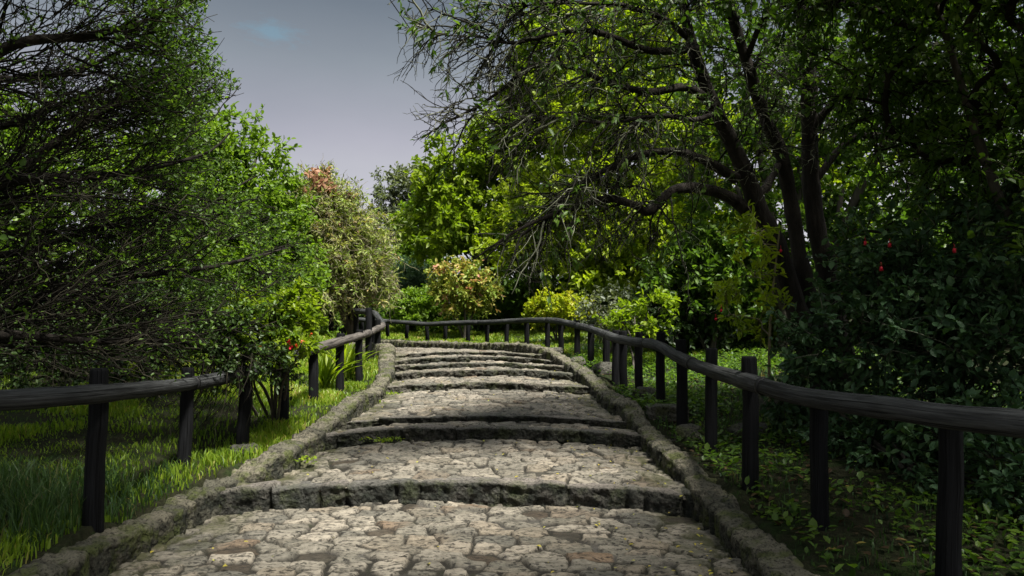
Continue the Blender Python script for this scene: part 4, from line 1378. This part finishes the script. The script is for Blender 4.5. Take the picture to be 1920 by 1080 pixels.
def hanging_flower(root, p, s=.055):
    mb = MB()
    p = np.asarray(p, float)
    tubes(mb, np.array([p + [0, 0, .04], p + [.002, 0, .02], p]), np.array([.002, .002, .003]), 4)
    n = 5
    a = np.arange(n) * 2 * pi / n
    leaves(mb, np.repeat(p[None], n, 0), np.stack([np.cos(a) * .35, np.sin(a) * .35, -np.ones(n)], 1), s, .25, 'oval', .1)
    tubes(mb, np.array([p, p - [0, 0, s * .6], p - [0, 0, s]]), np.array([.012, .014, .004]), 6)
    mb.build('flower', M_RED, root)


for q in ((1652, 500, 6.3), (1622, 452, 6.5), (1668, 456, 6.5), (1789, 466, 6.0), (1464, 468, 7.0), (1352, 580, 7.3), (1342, 596, 7.3)):
    hanging_flower(root, P(*q), .04 if q[0] > 1500 else .028)
plant('low_shrub', 'low dark shrub in deep shade under the nearest part of the right handrail', 'shrub', None, (1760, 980, 5.9),
      [lobe(1690, 850, 6.3, 120, 80, .4), lobe(1860, 860, 5.6, 140, 130, .5), lobe(1600, 790, 7, 90, 60, .35), lobe(2000, 950, 5, 130, 130, .5), lobe(1500, 740, 7.9, 70, 45, .35), lobe(1750, 760, 6.4, 130, 60, .4)],
      20, 8, (.05, .10), G_GLOSS, .28, 'oval', (.12, .32), trunk_r=.02, stems=5, seed=32)


# ---- far wood (reads as one mass) -------------------------------------------------
def far_wood():
    mb = MB()
    pos, szs = [], []
    for i in range(60):
        a = RNG.uniform(-1.15, 1.15)
        d = RNG.uniform(44, 62)
        x, y = d * sin(a) * 1.0, d * cos(a)
        h = RNG.uniform(6, 10) if abs(x) > 12 else RNG.uniform(3.2, 4.6)
        if -9 < x < -4:
            h = RNG.uniform(2.2, 3.6)
        z = float(gh(x, y))
        n = int(900)
        u = rand_unit(n)
        r = RNG.random(n) ** .5 * (1 + .3 * fbm(u * 2 + i, 2, i))
        pos.append(np.array([x, y, z + h * .5]) + u * np.array([3.2, 2, h * .55]) * r[:, None])
    pos = np.vstack(pos)
    leaves(mb, pos, rand_unit(len(pos)) + [0, 0, -.3], RNG.uniform(.25, .5, len(pos)), .32, 'oval', .5, np.clip(.5 + .5 * fbm(pos * .4, 2, 4) + RNG.normal(size=len(pos)) * .1, 0, 1))
    tag(mb.build('distant_wood', G_MID), 'mass of distant green woodland closing the view beyond the path', 'woodland', kind='stuff')


far_wood()


# ---- grass -----------------------------------------------------------------------
def grass(name, label, n, xr, yr, hh, mat, keepf, seed, w=.006, dens=None):
    x = RNG.uniform(*xr, n)
    y = yr[0] + (yr[1] - yr[0]) * RNG.random(n) ** 1.25
    k = keepf(x, y)
    x, y = x[k], y[k]
    tuft = fbm(np.stack([x * 1.6, y * 1.6, 0 * x], -1), 3, seed)
    k = RNG.random(len(x)) < np.clip(.62 + .6 * tuft, .05, 1)
    x, y, tuft = x[k], y[k], tuft[k]
    n = len(x)
    z = gh(x, y)
    h = RNG.uniform(.4, 1, n) * (hh[0] + (hh[1] - hh[0]) * np.clip(.5 + tuft, 0, 1)) * np.clip(sstep(.0, .25, np.minimum(np.abs(x - XL(y) + .28), np.abs(x - XR(y) - .28))) + .45, 0, 1)
    a = RNG.uniform(0, 2 * pi, n)
    b = RNG.uniform(0, 2 * pi, n)
    lean = RNG.uniform(.1, .9, n) * h
    ww = w * RNG.uniform(.7, 1.4, n) * np.clip(y / 6, 1, 3)
    sx, sy = np.cos(a) * ww, np.sin(a) * ww
    lx, ly = np.cos(b) * lean, np.sin(b) * lean
    V = np.stack([np.stack([x - sx, y - sy, z - .03], -1), np.stack([x + sx, y + sy, z - .03], -1),
                  np.stack([x + lx * .35 + sx * .8, y + ly * .35 + sy * .8, z + h * .6], -1), np.stack([x + lx * .35 - sx * .8, y + ly * .35 - sy * .8, z + h * .6], -1),
                  np.stack([x + lx, y + ly, z + h * .92], -1)], 1)
    o = (np.arange(n) * 5)[:, None]
    rn = np.clip(.45 + .35 * tuft + RNG.normal(size=n) * .22, 0, 1)
    mb = MB()
    mb.add(V.reshape(-1, 3), [np.array([[0, 1, 2, 3]]) + o, np.array([[3, 2, 4]]) + o], rnd=np.repeat(rn, 5))
    tag(mb.build(name, mat), label, 'grass', kind='stuff')


grass('grass', 'lush sunlit grass bank behind the left kerb', 260000, (-10, -1.9), (2.5, 20), (.05, .15), G_GRASS, lambda x, y: (x < XL(y) - .26) & (x > -3.2 - .35 * y), 71, .005)
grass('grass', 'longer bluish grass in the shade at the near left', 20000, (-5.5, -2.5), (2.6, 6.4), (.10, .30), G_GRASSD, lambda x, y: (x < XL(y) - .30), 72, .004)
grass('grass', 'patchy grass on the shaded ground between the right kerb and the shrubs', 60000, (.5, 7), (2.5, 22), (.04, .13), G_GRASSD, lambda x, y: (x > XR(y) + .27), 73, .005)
grass('grass', 'bright low grass on the verge behind the far handrail', 90000, (-6, 4), (14, 26), (.05, .16), G_GRASS, lambda x, y: (x > XR(y) + .3), 75, .006)
# broad-leaved ground cover
n = 44000
x = RNG.uniform(1.2, 6.5, n)
y = 3 + 14 * RNG.random(n) ** 1.3
k = (x > XR(y) + .3) & (RNG.random(n) < np.clip(.55 + .8 * fbm(np.stack([x * 1.3, y * 1.3, 0 * x], -1), 3, 88), 0, 1))
x, y = x[k], y[k]
n = len(x)
gmb = MB()
aa = rand_unit(n)
aa[:, 2] = np.abs(aa[:, 2]) * .6
leaves(gmb, np.stack([x, y, gh(x, y) + RNG.uniform(.01, .12, n)], -1), aa, RNG.uniform(.03, .085, n), .34, 'oval', .85)
tag(gmb.build('ground_cover', G_MID), 'low broad-leaved weeds covering the ground right of the kerb', 'ground cover', kind='stuff')
n = 1800
x = RNG.uniform(1.4, 6, n)
y = 3 + 9 * RNG.random(n)
k = (x > XR(y) + .28)
x, y = x[k], y[k]
n = len(x)
fmb = MB()
aa = rand_unit(n)
aa[:, 2] *= .15
leaves(fmb, np.stack([x, y, gh(x, y) + RNG.uniform(.02, .05, n)], -1), aa, RNG.uniform(.04, .09, n), .35, 'oval', .9)
tag(fmb.build('leaf_litter', G_LITTER), 'brown fallen leaves strewn under the right handrail', 'leaf litter', kind='stuff')
# yellow leaves lying on the cobbles
n = 210
y = 4.2 + 8 * RNG.random(n) ** 1.6
t = np.where(RNG.random(n) < .62, RNG.uniform(.55, .98, n), RNG.uniform(-.97, .9, n))
x = (XL(y) + XR(y)) / 2 + t * (XR(y) - XL(y)) / 2
z = prof(y + FWD * t ** 2) - CROWN * t ** 2 + .022
ymb = MB()
aa = rand_unit(n)
aa[:, 2] *= .12
leaves(ymb, np.stack([x, y, z], -1), aa, RNG.uniform(.018, .045, n), .3, 'oval', .92)
tag(ymb.build('fallen_petals', G_YLEAF), 'small yellow fallen leaves scattered on the cobbles', 'leaf litter', kind='stuff')


def weed(label, px, py, d, n, s, seed):
    p = P(px, py, d)
    root = empty('weed_tuft', p, label, 'weed', 'weeds growing in the path joints')
    mb = MB()
    pos = p + RNG.normal(size=(n, 3)) * [s, s * .5, 0]
    pos[:, 2] = p[2] + RNG.uniform(0, .04, n)
    leaves(mb, pos, rand_unit(n) * [1, 1, .5] + [0, 0, .5], RNG.uniform(.02, .05, n), .35, 'oval', .6)
    mb.build('leaves', G_FRESH, root)


weed('weed tuft at the foot of the dark step of the close pair', 722, 829, 8.0, 70, .10, 1)
weed('weed tuft against the left kerb at the foot of the block-faced step', 727, 741, 10.9, 70, .08, 2)
weed('weed tuft at the left kerb halfway along the sunlit terrace', 700, 757, 10.1, 50, .08, 3)
weed('creeping weeds along the left kerb below the sunlit terrace', 560, 868, 7.0, 60, .14, 4)


# ---- rocks -------------------------------------------------------------------------
def rock(label, px, py, d, size, seed, name='rock', grp='rocks behind the right kerb', slab=False):
    rs = np.random.default_rng(seed)
    n, m = 18, 26
    th = np.linspace(0, pi, n)[:, None]
    ph = np.linspace(0, 2 * pi, m, endpoint=False)[None]
    u = np.stack([np.sin(th) * np.cos(ph), np.sin(th) * np.sin(ph), np.cos(th) * np.ones_like(ph)], -1)
    e = .35 if slab else .7
    v = np.sign(u) * np.abs(u) ** e
    v = v * (1 + .16 * fbm(u * 1.6 + seed, 3, seed)[..., None]) * np.array(size)
    v += .02 * fbm(v * 12, 3, seed + 1)[..., None] * u
    a = rs.uniform(-.4, .4)
    R = np.array([[cos(a), -sin(a), 0], [sin(a), cos(a), 0], [0, 0, 1]])
    p = P(px, py, d)
    p[2] = float(gh(p[0], p[1])) + size[2] * .45
    mb = MB()
    mb.add(v @ R.T + p, grid_faces(n, m, True)[:, ::-1], rnd=rs.random(), front=.25, groove=0)
    tag(mb.build(name, M_ROCK, smooth=True), label, 'rock', grp)


rock('flat dark stone slab behind the right kerb near the close pair of steps', 1250, 775, 8.6, (.24, .14, .09), 1, slab=True)
rock('mossy rounded rock at the foot of a right fence post, by the kerb', 1292, 822, 7.8, (.16, .14, .12), 2)
rock('black mossy rock tucked between the kerb and the fence, above the slab', 1208, 748, 9.8, (.17, .13, .12), 3)
rock('brownish tilted stone behind the kerb where the right fence bends', 1135, 706, 12.2, (.22, .16, .14), 4)
rock('dark boulder in the weeds behind the right handrail', 1452, 772, 8.8, (.30, .24, .22), 5)
rock('pale mossy stone lying in the weeds left of the dark boulder', 1405, 800, 7.9, (.22, .14, .09), 6)
rock('small reddish-topped stone set on the kerb where the top flight ends', 1083, 686, 12.6, (.13, .12, .10), 7)
rock('flat stone on the far kerb at the bend of the handrail', 1034, 657, 15.2, (.24, .16, .09), 8, slab=True)
rock('small rock half buried in grass at the left kerb', 460, 846, 7.1, (.14, .09, .06), 9, grp='rocks by the left kerb')

# ---- utility pole and wires -----------------------------------------------------------
pt, pb = P(919, 80, 48), P(919, 600, 48)
pb[2] = float(gh(pb[0], pb[1])) - .2
pole = empty('utility_pole', pb, 'slim grey utility pole standing behind the bare twigs', 'pole')
mb = MB()
log(mb, pb, pt, .16, .11, 12, 6, seed=3)
mb.build('shaft', M_METAL, pole, smooth=True)
mb = MB()
q = P(917, 117, 47.8)
log(mb, q + [-.25, 0, 0], q + [.05, 0, .0], .10, .12, 10, 3, seed=5)
mb.build('lamp_head', M_METAL, pole, smooth=True)
for lab, rows in (('long black overhead wire slanting across the sky gap towards the utility pole', [(690, -60, 24), (735, 5, 27), (800, 96, 33), (850, 150, 40), (919, 190, 48)]),
                  ('shorter black overhead wire near the top centre, right of the long one', [(760, -60, 26), (797, 8, 29), (830, 52, 34), (919, 120, 48)])):
    mb = MB()
    tubes(mb, spline([P(*r) for r in rows], 30), np.full(30, .022), 6)
    tag(mb.build('overhead_wire', M_WIRE, smooth=True), lab, 'wire')

# ================================================================== LIGHT AND SKY
SUN_EL, SUN_AZ = 60.0, 142.0     # azimuth from +Y, negative to the left
sd = bpy.data.lights.new('sun', 'SUN')
sd.energy = 1.5
sd.angle = radians(10)
sd.color = (1.0, .965, .90)
so = bpy.data.objects.new('sun', sd)
so.rotation_euler = (-radians(90 - SUN_EL), 0, -radians(SUN_AZ))
COL.objects.link(so)

w = bpy.data.worlds.new('World')
scene.world = w
w.use_nodes = True
nt = w.node_tree
nt.nodes.clear()
out = nt.nodes.new('ShaderNodeOutputWorld')
bg = nt.nodes.new('ShaderNodeBackground')
sky = nt.nodes.new('ShaderNodeTexSky')
sky.sky_type = 'NISHITA'
sky.sun_disc = False
sky.sun_elevation = radians(SUN_EL)
sky.sun_rotation = radians(SUN_AZ)
sky.air_density = 1.0
tc = nt.nodes.new('ShaderNodeTexCoord')
sx = nt.nodes.new('ShaderNodeSeparateXYZ')
nt.links.new(tc.outputs['Generated'], sx.inputs[0])
# cloud deck: grey, paler towards the horizon, with one small break
cl = ramp(nt, sx.outputs['Z'], [(0.0, (.76, .69, .69)), (.16, (.70, .63, .64)), (.235, (.56, .51, .51)), (.27, (.49, .445, .46)), (.36, (.305, .312, .30)), (.43, (.17, .182, .175)), (.60, (.45, .47, .49)), (.78, (.95, .98, 1.0)), (1, (.95, .98, 1.0))])
cn = noise(nt, 2.2, 5, .55, vec=tc.outputs['Generated'], stretch=(1, 1, 2.5))
cl = mix(nt, 1.0, cl, ramp(nt, cn, [(.3, .82), (.7, 1)]), 'MULTIPLY')
hole = P(510, 60, 1) - np.array([0, 0, EYE])
hole = hole / np.linalg.norm(hole)
vm = nt.nodes.new('ShaderNodeVectorMath')
vm.operation = 'DISTANCE'
vm.inputs[1].default_value = tuple(hole * [1, 1, 2.4])
warp = nt.nodes.new('ShaderNodeMapping')
warp.inputs['Scale'].default_value = (1, 1, 2.4)
nt.links.new(tc.outputs['Generated'], warp.inputs['Vector'])
nt.links.new(warp.outputs[0], vm.inputs[0])
hn = noise(nt, 34, 5, .7, vec=tc.outputs['Generated'], stretch=(1, 1, 3.5))
hd = math_n(nt, 'ADD', vm.outputs['Value'], math_n(nt, 'MULTIPLY', hn, .09))
hm = ramp(nt, hd, [(.05, .30), (.085, 0)])
vsn = nt.nodes.new('ShaderNodeVectorMath')
vsn.operation = 'SCALE'
vsn.inputs[3].default_value = 1.6
nt.links.new(cl, vsn.inputs[0])
cl = vsn.outputs[0]
blue = (.25, .72, .95)
cl = mix(nt, hm, cl, blue)
mx = mix(nt, .93, sky.outputs['Color'], cl)
nt.links.new(mx, bg.inputs['Color'])
bg.inputs['Strength'].default_value = .07
nt.links.new(bg.outputs[0], out.inputs[0])

vs = scene.view_settings
vs.view_transform = 'Standard'
vs.look = 'None'
vs.gamma = 1.0
vs.use_curve_mapping = False
vs.exposure = 2.97
scene.cycles.max_bounces = 6
scene.cycles.diffuse_bounces = 3
scene.cycles.glossy_bounces = 2
scene.cycles.transmission_bounces = 3
scene.cycles.use_denoising = True
scene.cycles.caustics_reflective = False
scene.cycles.caustics_refractive = False
tri = sum(len(o.data.polygons) for o in bpy.data.objects if o.type == 'MESH')
print('faces', tri)
